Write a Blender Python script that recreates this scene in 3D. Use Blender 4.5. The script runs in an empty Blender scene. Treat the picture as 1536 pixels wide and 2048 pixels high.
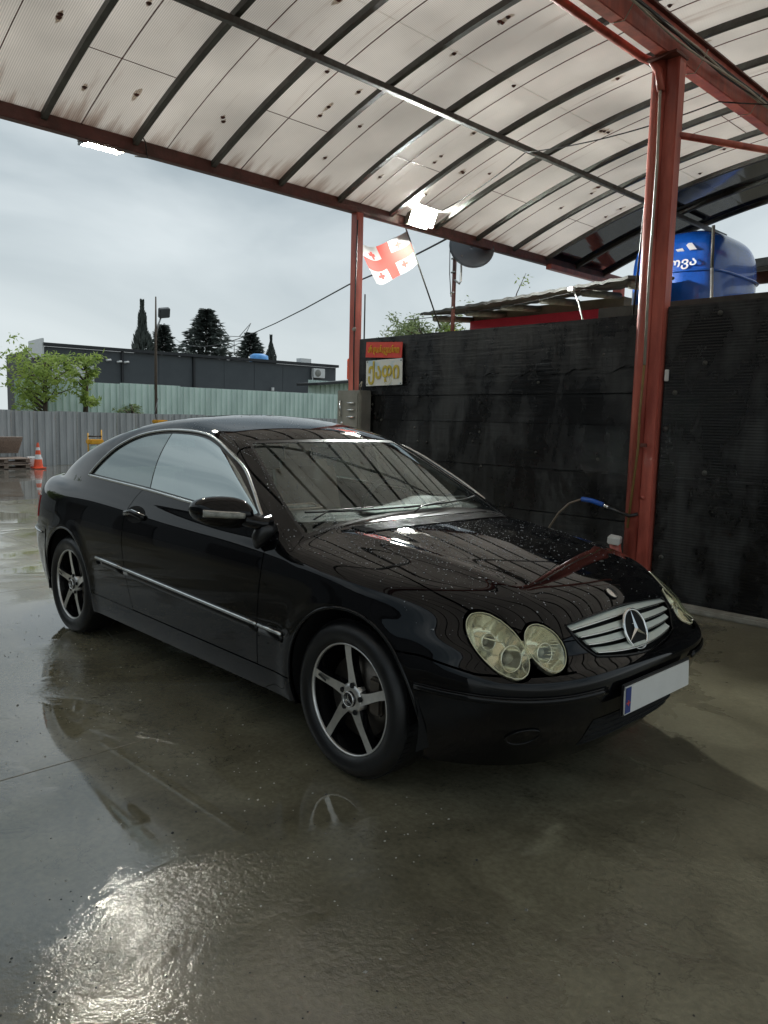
import bpy, bmesh, math, random
import numpy as np
from mathutils import Vector, Matrix, Euler
random.seed(7); rng = np.random.default_rng(7)
sc = bpy.context.scene
COL = sc.collection
R_ = math.radians

# ---------------------------------------------------------------- camera
cd = bpy.data.cameras.new('camera'); cam = bpy.data.objects.new('camera', cd); COL.objects.link(cam)
CP = Vector((3.5604, -2.7667, 1.4085))
yaw, pitch, roll = R_(136.031), R_(6.688), R_(1.403)
fw = Vector((math.cos(yaw)*math.cos(pitch), math.sin(yaw)*math.cos(pitch), -math.sin(pitch)))
rt = Vector((math.sin(yaw), -math.cos(yaw), 0)); up = rt.cross(fw)
r2 = math.cos(roll)*rt + math.sin(roll)*up; u2 = -math.sin(roll)*rt + math.cos(roll)*up
M = Matrix((r2, u2, -fw)).transposed().to_4x4(); M.translation = CP
cam.matrix_world = M
cd.sensor_fit = 'HORIZONTAL'; cd.sensor_width = 36.0; cd.lens = 1545.3/1536*36.0
cd.clip_start = .05; cd.clip_end = 1500
sc.camera = cam

# ---------------------------------------------------------------- world (overcast, rain light)
SUN_EL, SUN_AZ = 58.0, 95.0
wd = bpy.data.worlds.new("World"); sc.world = wd; wd.use_nodes = True
nt = wd.node_tree; N = nt.nodes; L = nt.links; N.clear()
out = N.new('ShaderNodeOutputWorld'); bg = N.new('ShaderNodeBackground'); L.new(bg.outputs[0], out.inputs[0])
sky = N.new('ShaderNodeTexSky'); sky.sky_type = 'NISHITA'; sky.sun_disc = False
sky.sun_elevation = R_(SUN_EL); sky.sun_rotation = R_(90-SUN_AZ); sky.dust_density = 3
tc = N.new('ShaderNodeTexCoord'); mp = N.new('ShaderNodeMapping'); mp.inputs['Scale'].default_value = (1, 1, 2.6)
L.new(tc.outputs['Generated'], mp.inputs[0])
n1 = N.new('ShaderNodeTexNoise'); n1.inputs['Scale'].default_value = 2.1; n1.inputs['Detail'].default_value = 5; n1.inputs['Roughness'].default_value = .5; n1.inputs['Distortion'].default_value = .6
L.new(mp.outputs[0], n1.inputs[0])
cr = N.new('ShaderNodeValToRGB'); cr.color_ramp.elements[0].position = .36; cr.color_ramp.elements[0].color = (2.2, 2.85, 3.25, 1)
cr.color_ramp.elements[1].position = .66; cr.color_ramp.elements[1].color = (6.1, 6.75, 7.0, 1)
L.new(n1.outputs[0], cr.inputs[0])
sep = N.new('ShaderNodeSeparateXYZ'); L.new(tc.outputs['Generated'], sep.inputs[0])
mr = N.new('ShaderNodeMapRange'); mr.inputs[1].default_value = 0.0; mr.inputs[2].default_value = .42; mr.inputs[3].default_value = .85; mr.inputs[4].default_value = 0.0
L.new(sep.outputs['Z'], mr.inputs[0])
mxh = N.new('ShaderNodeMix'); mxh.data_type = 'RGBA'; mxh.inputs['B'].default_value = (6.5, 7.1, 7.25, 1)
L.new(mr.outputs[0], mxh.inputs['Factor']); L.new(cr.outputs[0], mxh.inputs['A'])
mx = N.new('ShaderNodeMix'); mx.data_type = 'RGBA'; mx.inputs['Factor'].default_value = .93
L.new(sky.outputs[0], mx.inputs['A']); L.new(mxh.outputs['Result'], mx.inputs['B'])
mz = N.new('ShaderNodeMapRange'); mz.inputs[1].default_value = .40; mz.inputs[2].default_value = 1.0; mz.inputs[3].default_value = 1.0; mz.inputs[4].default_value = 1.7
L.new(sep.outputs['Z'], mz.inputs[0])   # CIE overcast sky: brighter towards the zenith
vz = N.new('ShaderNodeVectorMath'); vz.operation = 'SCALE'; L.new(mx.outputs['Result'], vz.inputs[0]); L.new(mz.outputs[0], vz.inputs['Scale']); L.new(vz.outputs[0], bg.inputs[0]); bg.inputs[1].default_value = .070

sl = bpy.data.lights.new('sun', 'SUN'); sl.energy = 1.1; sl.angle = R_(40); sl.color = (1, .97, .93)
so = bpy.data.objects.new('sun', sl); COL.objects.link(so)
so.rotation_euler = Euler((R_(90-SUN_EL), 0, R_(SUN_AZ+90)), 'XYZ'); so.location = (-10, -5, 20)

vs = sc.view_settings; vs.view_transform = 'Standard'; vs.look = 'None'; vs.gamma = 1; vs.exposure = 0.75; vs.use_curve_mapping = False
sc.cycles.sample_clamp_indirect = 8; sc.cycles.max_bounces = 10; sc.cycles.transparent_max_bounces = 12
sc.cycles.caustics_reflective = False; sc.cycles.caustics_refractive = False

# ---------------------------------------------------------------- materials
MATS = {}
def nodes(name):
    m = bpy.data.materials.new(name); m.use_nodes = True; MATS[name] = m
    return m, m.node_tree, m.node_tree.nodes['Principled BSDF'], m.node_tree.nodes['Material Output']
def pmat(name, col, rough=.5, metal=0., var=.25, scale=6., stretch=(1,1,1), col2=None, bump=0., bscale=60., rvar=0., coat=0., ior=1.5, detail=6, emis=None, trans=0., coords='Object', lo=.35, hi=.65, bdist=.01):
    m, t, b, o = nodes(name); n = t.nodes; l = t.links
    tc = n.new('ShaderNodeTexCoord'); mp = n.new('ShaderNodeMapping'); mp.inputs['Scale'].default_value = stretch
    l.new(tc.outputs[coords], mp.inputs[0])
    nz = n.new('ShaderNodeTexNoise'); nz.inputs['Scale'].default_value = scale; nz.inputs['Detail'].default_value = detail; nz.inputs['Roughness'].default_value = .6
    l.new(mp.outputs[0], nz.inputs[0])
    if col2 is None: col2 = tuple(c*(1-var) for c in col)
    rp = n.new('ShaderNodeValToRGB'); e = rp.color_ramp.elements
    e[0].position = lo; e[1].position = hi; e[0].color = (*col2, 1); e[1].color = (*col, 1)
    l.new(nz.outputs[0], rp.inputs[0]); l.new(rp.outputs[0], b.inputs['Base Color'])
    b.inputs['Metallic'].default_value = metal; b.inputs['IOR'].default_value = ior
    b.inputs['Coat Weight'].default_value = coat; b.inputs['Coat Roughness'].default_value = .02; b.inputs['Coat IOR'].default_value = 1.38
    b.inputs['Transmission Weight'].default_value = trans
    if coat == 1: b.inputs['Specular IOR Level'].default_value = 0
    if rvar:
        mr = n.new('ShaderNodeMapRange'); mr.inputs[1].default_value = lo; mr.inputs[2].default_value = hi
        mr.inputs[3].default_value = max(.02, rough-rvar); mr.inputs[4].default_value = rough+rvar
        l.new(nz.outputs[0], mr.inputs[0]); l.new(mr.outputs[0], b.inputs['Roughness'])
    else: b.inputs['Roughness'].default_value = rough
    if bump:
        n2 = n.new('ShaderNodeTexNoise'); n2.inputs['Scale'].default_value = bscale; n2.inputs['Detail'].default_value = 4
        l.new(mp.outputs[0], n2.inputs[0]); bp = n.new('ShaderNodeBump'); bp.inputs['Strength'].default_value = bump; bp.inputs['Distance'].default_value = bdist
        l.new(n2.outputs[0], bp.inputs['Height']); l.new(bp.outputs[0], b.inputs['Normal'])
    if emis:
        b.inputs['Emission Color'].default_value = (*emis[0], 1); b.inputs['Emission Strength'].default_value = emis[1]
    return m

M_paint = pmat('black_paint', (.0035,.0035,.0042), .05, var=.2, scale=3, coat=1., bump=.015, bscale=900, bdist=.0006)
M_plast = pmat('black_plastic', (.012,.012,.013), .32, scale=20, bump=.1, bscale=300, bdist=.002)
M_dark = pmat('dark_cavity', (.004,.004,.004), .9, scale=5)
M_rub = pmat('tyre_rubber', (.0045,.0045,.005), .42, scale=12, bump=.15, bscale=200, bdist=.002, rvar=.1)
M_chr = pmat('chrome', (.82,.82,.80), .12, 1., var=.08, scale=8)
M_trimc = pmat('brushed_trim', (.62,.63,.62), .22, 1., var=.2, scale=25)
M_alloy = pmat('machined_alloy', (.74,.73,.70), .36, 1., var=.15, scale=30, bump=.08, bscale=400, bdist=.001)
M_alblk = pmat('alloy_black', (.006,.006,.007), .15, coat=.6, scale=10)
M_disc = pmat('brake_disc', (.16,.14,.12), .4, .9, scale=20)
M_slat = pmat('grille_silver', (.70,.76,.70), .35, .25, var=.1, scale=10)
M_refl = pmat('lamp_reflector', (.86,.84,.74), .14, .82, var=.15, scale=14, bump=.25, bscale=9, bdist=.01)
M_lampr = pmat('lamp_ridge', (.75,.74,.55), .3, var=.2, scale=20)
M_red = pmat('red_painted_steel', (.58,.15,.11), .42, col2=(.30,.06,.045), scale=7, stretch=(1,1,.22), bump=.25, bscale=45, rvar=.12, coat=.15, bdist=.004)
M_reddk = pmat('rusty_red_steel', (.15,.048,.038), .5, col2=(.08,.030,.022), scale=7, bump=.3, bscale=40)
M_rib = pmat('grey_green_steel', (.07,.075,.066), .5, col2=(.035,.03,.025), scale=6, stretch=(1,3,1), bump=.2, bscale=60)
M_cable = pmat('black_cable', (.012,.012,.012), .5, scale=10)
M_cabley = pmat('ochre_cable', (.25,.16,.05), .5, scale=10)
M_cablew = pmat('pale_cable', (.45,.42,.36), .5, scale=10)
M_fence = pmat('grey_corrugated_steel', (.40,.41,.41), .5, .0, col2=(.27,.28,.28), scale=3, stretch=(1,1,.25), rvar=.1)
M_fence2 = pmat('green_corrugated_steel', (.62,.74,.68), .5, .0, col2=(.46,.57,.52), scale=2, stretch=(1,1,.3))
M_bldg = pmat('charcoal_cladding', (.072,.082,.090), .6, col2=(.060,.068,.076), scale=1.2)
M_bldgd = pmat('charcoal_trim', (.022,.024,.027), .6, scale=2)
M_white = pmat('white_plastic', (.72,.73,.72), .45, var=.1, scale=10)
M_grey = pmat('grey_enamel', (.26,.26,.235), .42, col2=(.19,.19,.17), scale=6, rvar=.08)
M_steel = pmat('galvanised_steel', (.38,.38,.37), .4, .8, scale=12)
M_conc = pmat('pale_concrete', (.36,.35,.31), .6, col2=(.2,.19,.16), scale=8, bump=.3, bscale=50)
M_cream = pmat('cream_render', (.50,.45,.36), .8, col2=(.36,.32,.25), scale=3, bump=.2, bscale=60)
M_pink = pmat('crimson_sheet', (.80,.05,.10), .45, scale=4, var=.15)
M_roofg = pmat('weathered_roof_sheet', (.11,.11,.105), .7, col2=(.05,.047,.042), scale=6, bump=.3, bscale=30)
M_blue = pmat('blue_tank_paint', (.012,.12,.60), .22, col2=(.008,.07,.34), scale=2.5, coat=.5, bump=.05, bscale=8)
M_bluel = pmat('light_blue_plastic', (.10,.35,.75), .4, scale=4)
M_letter = pmat('white_lettering', (.75,.77,.8), .5, var=.1, scale=10)
M_yel = pmat('yellow_plastic', (.72,.36,.02), .4, scale=10, var=.15)
M_or = pmat('orange_plastic', (.80,.11,.04), .45, scale=10, var=.2)
M_orr = pmat('orange_red_sheet', (.75,.09,.035), .5, scale=10, var=.2)
M_wood = pmat('weathered_wood', (.36,.28,.23), .8, col2=(.2,.15,.12), scale=8, stretch=(1,6,6), bump=.4, bscale=40)
M_signred = pmat('sign_red', (.68,.07,.05), .45, scale=10, var=.15)
M_signyel = pmat('sign_yellow_letter', (.75,.42,.03), .5, scale=12, var=.2)
M_signwht = pmat('sign_white', (.66,.68,.66), .45, col2=(.38,.55,.68), scale=5, lo=.36, hi=.50)
M_ochre = pmat('sign_ochre_letter', (.58,.47,.07), .5, scale=14, var=.3)
M_flagw = pmat('flag_white_cloth', (.62,.63,.63), .8, scale=4, var=.12)
M_flagr = pmat('flag_red_cloth', (.72,.10,.08), .8, scale=4, var=.15)
M_dish = pmat('dark_dish', (.08,.088,.10), .5, scale=3)
M_bark = pmat('bark', (.10,.075,.055), .9, scale=12, bump=.5, bscale=40)
M_leafy = pmat('fresh_leaf', (.42,.52,.13), .5, col2=(.2,.3,.07), scale=5, lo=.3, hi=.7)
M_leafr = pmat('grey_green_leaf', (.30,.37,.16), .6, col2=(.15,.2,.09), scale=6)
for m_ in (M_leafy, M_leafr):
    t_ = m_.node_tree; b_ = t_.nodes['Principled BSDF']; o_ = t_.nodes['Material Output']; tl_ = t_.nodes.new('ShaderNodeBsdfTranslucent'); ms_ = t_.nodes.new('ShaderNodeMixShader')
    src_ = b_.inputs['Base Color'].links[0].from_socket; t_.links.new(src_, tl_.inputs[0]); ms_.inputs[0].default_value = .5
    t_.links.new(b_.outputs[0], ms_.inputs[1]); t_.links.new(tl_.outputs[0], ms_.inputs[2]); t_.links.new(ms_.outputs[0], o_.inputs[0])
M_conif = pmat('hazed_conifer_needles', (.11,.13,.115), .7, col2=(.055,.068,.06), scale=.8)  # distance haze is put into the needle colour as a paler grey
M_grass = pmat('grass_blade', (.16,.22,.045), .7, col2=(.08,.12,.03), scale=3)
M_grit = pmat('grit_mix', (.42,.40,.35), .5, col2=(.012,.011,.010), scale=3.0, lo=.47, hi=.53)
M_earth = pmat('earth_bank', (.10,.10,.05), .9, scale=3)
M_seat = pmat('beige_leather', (.42,.33,.26), .5, col2=(.32,.25,.2), scale=6)
M_dash = pmat('dashboard_vinyl', (.045,.045,.042), .6, scale=12, bump=.1, bscale=200)
M_palegrn = pmat('pale_green_reflection_and_visor', (.42,.55,.50), .6, scale=5, var=.1)  # pale reflection colour painted on a sheet; the sun visor shares it
M_tail = pmat('tail_lamp_red', (.45,.01,.01), .15, coat=1, scale=6)
M_clear = pmat('indicator_lens', (.42,.42,.38), .15, coat=1, scale=30, var=.5)
M_plate = pmat('plate_white', (.72,.72,.70), .35, scale=10, var=.06)
M_plateb = pmat('plate_blue', (.02,.05,.25), .35, scale=10)
M_led = pmat('red_led_digit', (.6,.02,.01), .4, emis=((1,.12,.04), 5))
M_hosew = pmat('clear_hose', (.22,.18,.14), .35, scale=10)
M_hblue = pmat('blue_grip', (.02,.12,.55), .35, scale=10)

def emat(name, col, s):
    m, t, b, o = nodes(name); n = t.nodes
    nz = n.new('ShaderNodeTexNoise'); nz.inputs['Scale'].default_value = 30
    b.inputs['Base Color'].default_value = (.8,.8,.8,1); b.inputs['Emission Color'].default_value = (*col, 1); b.inputs['Emission Strength'].default_value = s
    return m
M_lampL = emat('flood_led_left', (1, .96, .80), 120)
M_lampR = emat('flood_led_right', (.95, 1, .95), 1400)

def glassmat(name, tint, ior, rough=.01, haze=None, hz=0.):
    m, t, b, o = nodes(name); n = t.nodes; l = t.links; n.remove(b)
    tr = n.new('ShaderNodeBsdfTransparent'); tr.inputs[0].default_value = (*tint, 1)
    gl = n.new('ShaderNodeBsdfGlossy'); gl.inputs['Roughness'].default_value = rough; gl.inputs[0].default_value = (.90,1,.99,1)
    fr = n.new('ShaderNodeFresnel'); geo = n.new('ShaderNodeNewGeometry'); io = n.new('ShaderNodeMix'); io.inputs['A'].default_value = ior; io.inputs['B'].default_value = 1/ior
    l.new(geo.outputs['Backfacing'], io.inputs['Factor']); l.new(io.outputs[0], fr.inputs[0])   # thin sheet: same reflectance from both faces
    nz = n.new('ShaderNodeTexNoise'); nz.inputs['Scale'].default_value = 18; bp = n.new('ShaderNodeBump'); bp.inputs['Strength'].default_value = .02; bp.inputs['Distance'].default_value = .002
    tcn = n.new('ShaderNodeTexCoord'); l.new(tcn.outputs['Object'], nz.inputs[0]); l.new(nz.outputs[0], bp.inputs['Height']); l.new(bp.outputs[0], gl.inputs['Normal'])
    first = tr
    if haze:
        df = n.new('ShaderNodeBsdfDiffuse'); df.inputs[0].default_value = (*haze, 1)
        tl = n.new('ShaderNodeBsdfTranslucent'); tl.inputs[0].default_value = (*haze, 1)
        a = n.new('ShaderNodeMixShader'); a.inputs[0].default_value = .5; l.new(df.outputs[0], a.inputs[1]); l.new(tl.outputs[0], a.inputs[2])
        h = n.new('ShaderNodeMixShader'); h.inputs[0].default_value = hz; l.new(tr.outputs[0], h.inputs[1]); l.new(a.outputs[0], h.inputs[2]); first = h
    mxs = n.new('ShaderNodeMixShader'); l.new(fr.outputs[0], mxs.inputs[0]); l.new(first.outputs[0], mxs.inputs[1]); l.new(gl.outputs[0], mxs.inputs[2])
    l.new(mxs.outputs[0], o.inputs[0]); return m
M_glass = glassmat('windscreen_glass', (.88,.93,.91), 1.8)
M_gtint = glassmat('filmed_side_glass', (.28,.30,.30), 4.9)
M_gquar = glassmat('filmed_quarter_dim_reflection', (.22,.25,.25), 3.2)  # same film; a dimmer reflection is put into the darker, less mirrored glass
M_grear = glassmat('rear_glass', (.35,.55,.52), 1.5)
M_lens = glassmat('aged_lamp_lens', (.96,.96,.84), 1.5, haze=(.86,.85,.64), hz=.05)
M_water = glassmat('water_drop', (.95,.95,.95), 1.7)

# polycarbonate roof panels: translucent twin wall sheet with dirt
def polymat(name, col, dirt, trans):
    m, t, b, o = nodes(name); n = t.nodes; l = t.links
    tc = n.new('ShaderNodeTexCoord'); sp = n.new('ShaderNodeSeparateXYZ'); l.new(tc.outputs['Object'], sp.inputs[0])
    mp = n.new('ShaderNodeMapping'); mp.inputs['Scale'].default_value = (.35, 6, 1); l.new(tc.outputs['Object'], mp.inputs[0])
    nz = n.new('ShaderNodeTexNoise'); nz.inputs['Scale'].default_value = 1.6; nz.inputs['Detail'].default_value = 8; nz.inputs['Roughness'].default_value = .65; l.new(mp.outputs[0], nz.inputs[0])
    nb = n.new('ShaderNodeTexNoise'); nb.inputs['Scale'].default_value = 1.1; nb.inputs['Detail'].default_value = 4; l.new(tc.outputs['Object'], nb.inputs[0])
    # dirt grows towards the eave (x=-3.1)
    mr = n.new('ShaderNodeMapRange'); mr.inputs[1].default_value = -2.72; mr.inputs[2].default_value = -3.1; mr.inputs[3].default_value = 0; mr.inputs[4].default_value = .24; l.new(sp.outputs['X'], mr.inputs[0])
    ad = n.new('ShaderNodeMath'); ad.operation = 'ADD'; l.new(nz.outputs[0], ad.inputs[0]); l.new(mr.outputs[0], ad.inputs[1])
    rp = n.new('ShaderNodeValToRGB'); e = rp.color_ramp.elements; e[0].position = .60; e[0].color = (*col, 1); e[1].position = .98; e[1].color = (*dirt, 1)
    l.new(ad.outputs[0], rp.inputs[0])
    rb = n.new('ShaderNodeMapRange'); rb.inputs[1].default_value = .3; rb.inputs[2].default_value = .7; rb.inputs[3].default_value = .84; rb.inputs[4].default_value = 1.06; l.new(nb.outputs[0], rb.inputs[0])
    # flutes run across, one every 12 mm
    mt = n.new('ShaderNodeMath'); mt.operation = 'MULTIPLY'; mt.inputs[1].default_value = 2*math.pi/.016; l.new(sp.outputs['Y'], mt.inputs[0])
    sn = n.new('ShaderNodeMath'); sn.operation = 'SINE'; l.new(mt.outputs[0], sn.inputs[0])
    s2 = n.new('ShaderNodeMapRange'); s2.inputs[1].default_value = -1; s2.inputs[2].default_value = 1; s2.inputs[3].default_value = .80; s2.inputs[4].default_value = 1.05; l.new(sn.outputs[0], s2.inputs[0])
    mm = n.new('ShaderNodeMath'); mm.operation = 'MULTIPLY'; l.new(rb.outputs[0], mm.inputs[0]); l.new(s2.outputs[0], mm.inputs[1])
    vm = n.new('ShaderNodeVectorMath'); vm.operation = 'SCALE'; l.new(rp.outputs[0], vm.inputs[0]); l.new(mm.outputs[0], vm.inputs['Scale'])
    l.new(vm.outputs[0], b.inputs['Base Color']); b.inputs['Roughness'].default_value = .6
    bp = n.new('ShaderNodeBump'); bp.inputs['Strength'].default_value = .25; bp.inputs['Distance'].default_value = .003; l.new(sn.outputs[0], bp.inputs['Height']); l.new(bp.outputs[0], b.inputs['Normal'])
    tl = n.new('ShaderNodeBsdfTranslucent'); l.new(vm.outputs[0], tl.inputs[0])
    ms = n.new('ShaderNodeMixShader'); ms.inputs[0].default_value = trans; l.new(b.outputs[0], ms.inputs[1]); l.new(tl.outputs[0], ms.inputs[2]); l.new(ms.outputs[0], o.inputs[0])
    return m
M_poly = polymat('translucent_polycarbonate', (.90,.845,.79), (.34,.21,.15), .70)
M_stain = polymat('stained_polycarbonate', (.74,.65,.57), (.30,.19,.13), .62)
M_polyb = pmat('dark_polycarbonate', (.010,.013,.022), .10, coat=.6, scale=3, bump=.03, bscale=6)

# wet concrete
def wetmat(name, c1, c2, r_lo, r_hi, bumpd=.0022, bay=False):
    m, t, b, o = nodes(name); n = t.nodes; l = t.links
    tc = n.new('ShaderNodeTexCoord')
    def noise(s, d=6, r=.6, dist=0., vec=None):
        q = n.new('ShaderNodeTexNoise'); q.inputs['Scale'].default_value = s; q.inputs['Detail'].default_value = d; q.inputs['Roughness'].default_value = r; q.inputs['Distortion'].default_value = dist
        l.new(vec or tc.outputs['Object'], q.inputs[0]); return q
    def rng_(src, a, b_, c, d):
        q = n.new('ShaderNodeMapRange'); q.inputs[1].default_value = a; q.inputs[2].default_value = b_; q.inputs[3].default_value = c; q.inputs[4].default_value = d; l.new(src, q.inputs[0]); return q.outputs[0]
    big = noise(.55, 5, .55, .8); mid = noise(3.2, 8, .62, .6); fine = noise(46, 4, .55); grit = noise(190, 3, .5)
    rp = n.new('ShaderNodeValToRGB'); e = rp.color_ramp.elements; e[0].position = .33; e[0].color = (*c1, 1); e[1].position = .68; e[1].color = (*c2, 1)
    l.new(mid.outputs[0], rp.inputs[0])
    k = rng_(big.outputs[0], .3, .7, .75, 1.2); k2 = rng_(fine.outputs[0], .3, .7, .82, 1.15)
    mm = n.new('ShaderNodeMath'); mm.operation = 'MULTIPLY'; l.new(k, mm.inputs[0]); l.new(k2, mm.inputs[1])
    # hairline cracks and scratches
    vo = n.new('ShaderNodeTexVoronoi'); vo.feature = 'DISTANCE_TO_EDGE'; vo.inputs['Scale'].default_value = 3.1
    wv = n.new('ShaderNodeVectorMath'); wv.operation = 'ADD'; ws = n.new('ShaderNodeVectorMath'); ws.operation = 'SCALE'; ws.inputs['Scale'].default_value = .5
    l.new(mid.outputs['Color'], ws.inputs[0]); l.new(tc.outputs['Object'], wv.inputs[0]); l.new(ws.outputs[0], wv.inputs[1]); l.new(wv.outputs[0], vo.inputs['Vector'])
    ck = rng_(vo.outputs['Distance'], 0, .012, .55, 1.0); gate = rng_(big.outputs[0], .50, .58, 0, 1)
    cm = n.new('ShaderNodeMix'); cm.inputs['A'].default_value = 1; l.new(gate, cm.inputs['Factor']); l.new(ck, cm.inputs['B'])
    m3 = n.new('ShaderNodeMath'); m3.operation = 'MULTIPLY'; l.new(mm.outputs[0], m3.inputs[0]); l.new(cm.outputs[0], m3.inputs[1])
    vm = n.new('ShaderNodeVectorMath'); vm.operation = 'SCALE'; l.new(rp.outputs[0], vm.inputs[0]); l.new(m3.outputs[0], vm.inputs['Scale'])
    l.new(vm.outputs[0], b.inputs['Base Color'])
    pud = noise(.9, 4, .5, 1.0)
    r = rng_(pud.outputs[0], .42, .60, r_lo, r_hi)
    if bay:   # rain blows in from the open side; the slab is only damp in front of the car
        sp = n.new('ShaderNodeSeparateXYZ'); l.new(tc.outputs['Object'], sp.inputs[0])
        q = n.new('ShaderNodeMath'); q.operation = 'MULTIPLY_ADD'; q.inputs[1].default_value = 1.5; l.new(mid.outputs[0], q.inputs[0]); l.new(sp.outputs['X'], q.inputs[2])
        q2 = n.new('ShaderNodeMath'); q2.operation = 'MULTIPLY_ADD'; q2.inputs[1].default_value = .35; l.new(sp.outputs['Y'], q2.inputs[0]); l.new(q.outputs[0], q2.inputs[2])
        damp = rng_(q2.outputs[0], 2.35, 3.1, 0, 1)
        mxr = n.new('ShaderNodeMix'); mxr.inputs['B'].default_value = .30; l.new(damp, mxr.inputs['Factor']); l.new(r, mxr.inputs['A']); r = mxr.outputs[0]
        l.new(rng_(q2.outputs[0], 2.35, 3.1, 2.3, 1.45), b.inputs['IOR'])
    l.new(r, b.inputs['Roughness'])
    b.inputs['IOR'].default_value = 2.3
    # bump: grain stronger where the film is thin
    amp = rng_(pud.outputs[0], .47, .58, .02, .8)
    if bay:   # rain-pocked film near the open corner
        pk = noise(1.6, 4, .6, .5); qa = n.new('ShaderNodeMath'); qa.operation = 'MULTIPLY_ADD'; qa.inputs[1].default_value = 1.3; l.new(pk.outputs[0], qa.inputs[0]); l.new(sp.outputs['X'], qa.inputs[2])
        qb = n.new('ShaderNodeMath'); qb.operation = 'MULTIPLY_ADD'; qb.inputs[1].default_value = -.5; l.new(sp.outputs['Y'], qb.inputs[0]); l.new(qa.outputs[0], qb.inputs[2])
        mxa = n.new('ShaderNodeMath'); mxa.operation = 'MAXIMUM'; l.new(amp, mxa.inputs[0]); l.new(rng_(qb.outputs[0], 2.7, 3.6, 0, .42), mxa.inputs[1]); amp = mxa.outputs[0]
    h1 = n.new('ShaderNodeMath'); h1.operation = 'MULTIPLY'; l.new(fine.outputs[0], h1.inputs[0]); l.new(amp, h1.inputs[1])
    h2 = n.new('ShaderNodeMath'); h2.operation = 'MULTIPLY_ADD'; h2.inputs[1].default_value = .30; mg = n.new('ShaderNodeMath'); mg.operation = 'MULTIPLY'; l.new(grit.outputs[0], mg.inputs[0]); l.new(amp, mg.inputs[1]); l.new(mg.outputs[0], h2.inputs[0]); l.new(h1.outputs[0], h2.inputs[2])
    h3 = n.new('ShaderNodeMath'); h3.operation = 'MULTIPLY_ADD'; h3.inputs[1].default_value = 1.0; ma = n.new('ShaderNodeMath'); ma.operation = 'MULTIPLY'; l.new(mid.outputs[0], ma.inputs[0]); l.new(amp, ma.inputs[1]); l.new(ma.outputs[0], h3.inputs[0]); l.new(h2.outputs[0], h3.inputs[2])
    bp = n.new('ShaderNodeBump'); bp.inputs['Strength'].default_value = .7; bp.inputs['Distance'].default_value = bumpd; l.new(h3.outputs[0], bp.inputs['Height']); l.new(bp.outputs[0], b.inputs['Normal'])
    return m
M_slab = wetmat('wet_concrete', (.120,.108,.072), (.200,.183,.124), .012, .06, .005, True)
M_yard = wetmat('wet_yard', (.09,.085,.07), (.15,.14,.12), .02, .10, .0008)

def wallmat(name, ribs):
    m, t, b, o = nodes(name); n = t.nodes; l = t.links
    tc = n.new('ShaderNodeTexCoord')
    def noise(s, d, r, st, dist=0.):
        mp = n.new('ShaderNodeMapping'); mp.inputs['Scale'].default_value = st; l.new(tc.outputs['Object'], mp.inputs[0])
        q = n.new('ShaderNodeTexNoise'); q.inputs['Scale'].default_value = s; q.inputs['Detail'].default_value = d; q.inputs['Roughness'].default_value = r; q.inputs['Distortion'].default_value = dist; l.new(mp.outputs[0], q.inputs[0]); return q
    a = noise(2.0, 9, .70, (1,1,.5), .25); g = noise(7, 6, .6, (.25,1,4)); v = noise(5, 5, .6, (3,1,.25)); f = noise(80, 4, .6, (1,1,1))
    rp = n.new('ShaderNodeValToRGB'); e = rp.color_ramp.elements; e[0].position = .515; e[0].color = (.010,.0105,.0115,1); e[1].position = .565; e[1].color = (.023,.025,.026,1)
    x = e.new(.42); x.color = (.006,.006,.0065,1)
    l.new(a.outputs[0], rp.inputs[0])
    mr = n.new('ShaderNodeMapRange'); mr.inputs[1].default_value = .3; mr.inputs[2].default_value = .7; mr.inputs[3].default_value = .55; mr.inputs[4].default_value = 1.35; l.new(v.outputs[0], mr.inputs[0])
    vm = n.new('ShaderNodeVectorMath'); vm.operation = 'SCALE'; l.new(rp.outputs[0], vm.inputs[0]); l.new(mr.outputs[0], vm.inputs['Scale']); l.new(vm.outputs[0], b.inputs['Base Color'])
    rr = n.new('ShaderNodeMapRange'); rr.inputs[1].default_value = .42; rr.inputs[2].default_value = .6; rr.inputs[3].default_value = .14 if ribs else .20; rr.inputs[4].default_value = .50; l.new(a.outputs[0], rr.inputs[0]); l.new(rr.outputs[0], b.inputs['Roughness'])
    h = n.new('ShaderNodeMath'); h.operation = 'MULTIPLY_ADD'; h.inputs[1].default_value = .25; l.new(f.outputs[0], h.inputs[0]); l.new(g.outputs[0], h.inputs[2])
    src = h.outputs[0]
    if ribs:
        sp = n.new('ShaderNodeSeparateXYZ'); l.new(tc.outputs['Object'], sp.inputs[0])
        mt = n.new('ShaderNodeMath'); mt.operation = 'MULTIPLY'; mt.inputs[1].default_value = 2*math.pi/.022; l.new(sp.outputs['Z'], mt.inputs[0])
        sn = n.new('ShaderNodeMath'); sn.operation = 'SINE'; l.new(mt.outputs[0], sn.inputs[0])
        h4 = n.new('ShaderNodeMath'); h4.operation = 'MULTIPLY_ADD'; h4.inputs[1].default_value = .15; l.new(sn.outputs[0], h4.inputs[0]); l.new(h.outputs[0], h4.inputs[2]); src = h4.outputs[0]
    bp = n.new('ShaderNodeBump'); bp.inputs['Strength'].default_value = .55; bp.inputs['Distance'].default_value = .006; l.new(src, bp.inputs['Height']); l.new(bp.outputs[0], b.inputs['Normal'])
    return m
M_board = wallmat('black_board', False); M_sheet = wallmat('black_ribbed_sheet', True)

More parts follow.
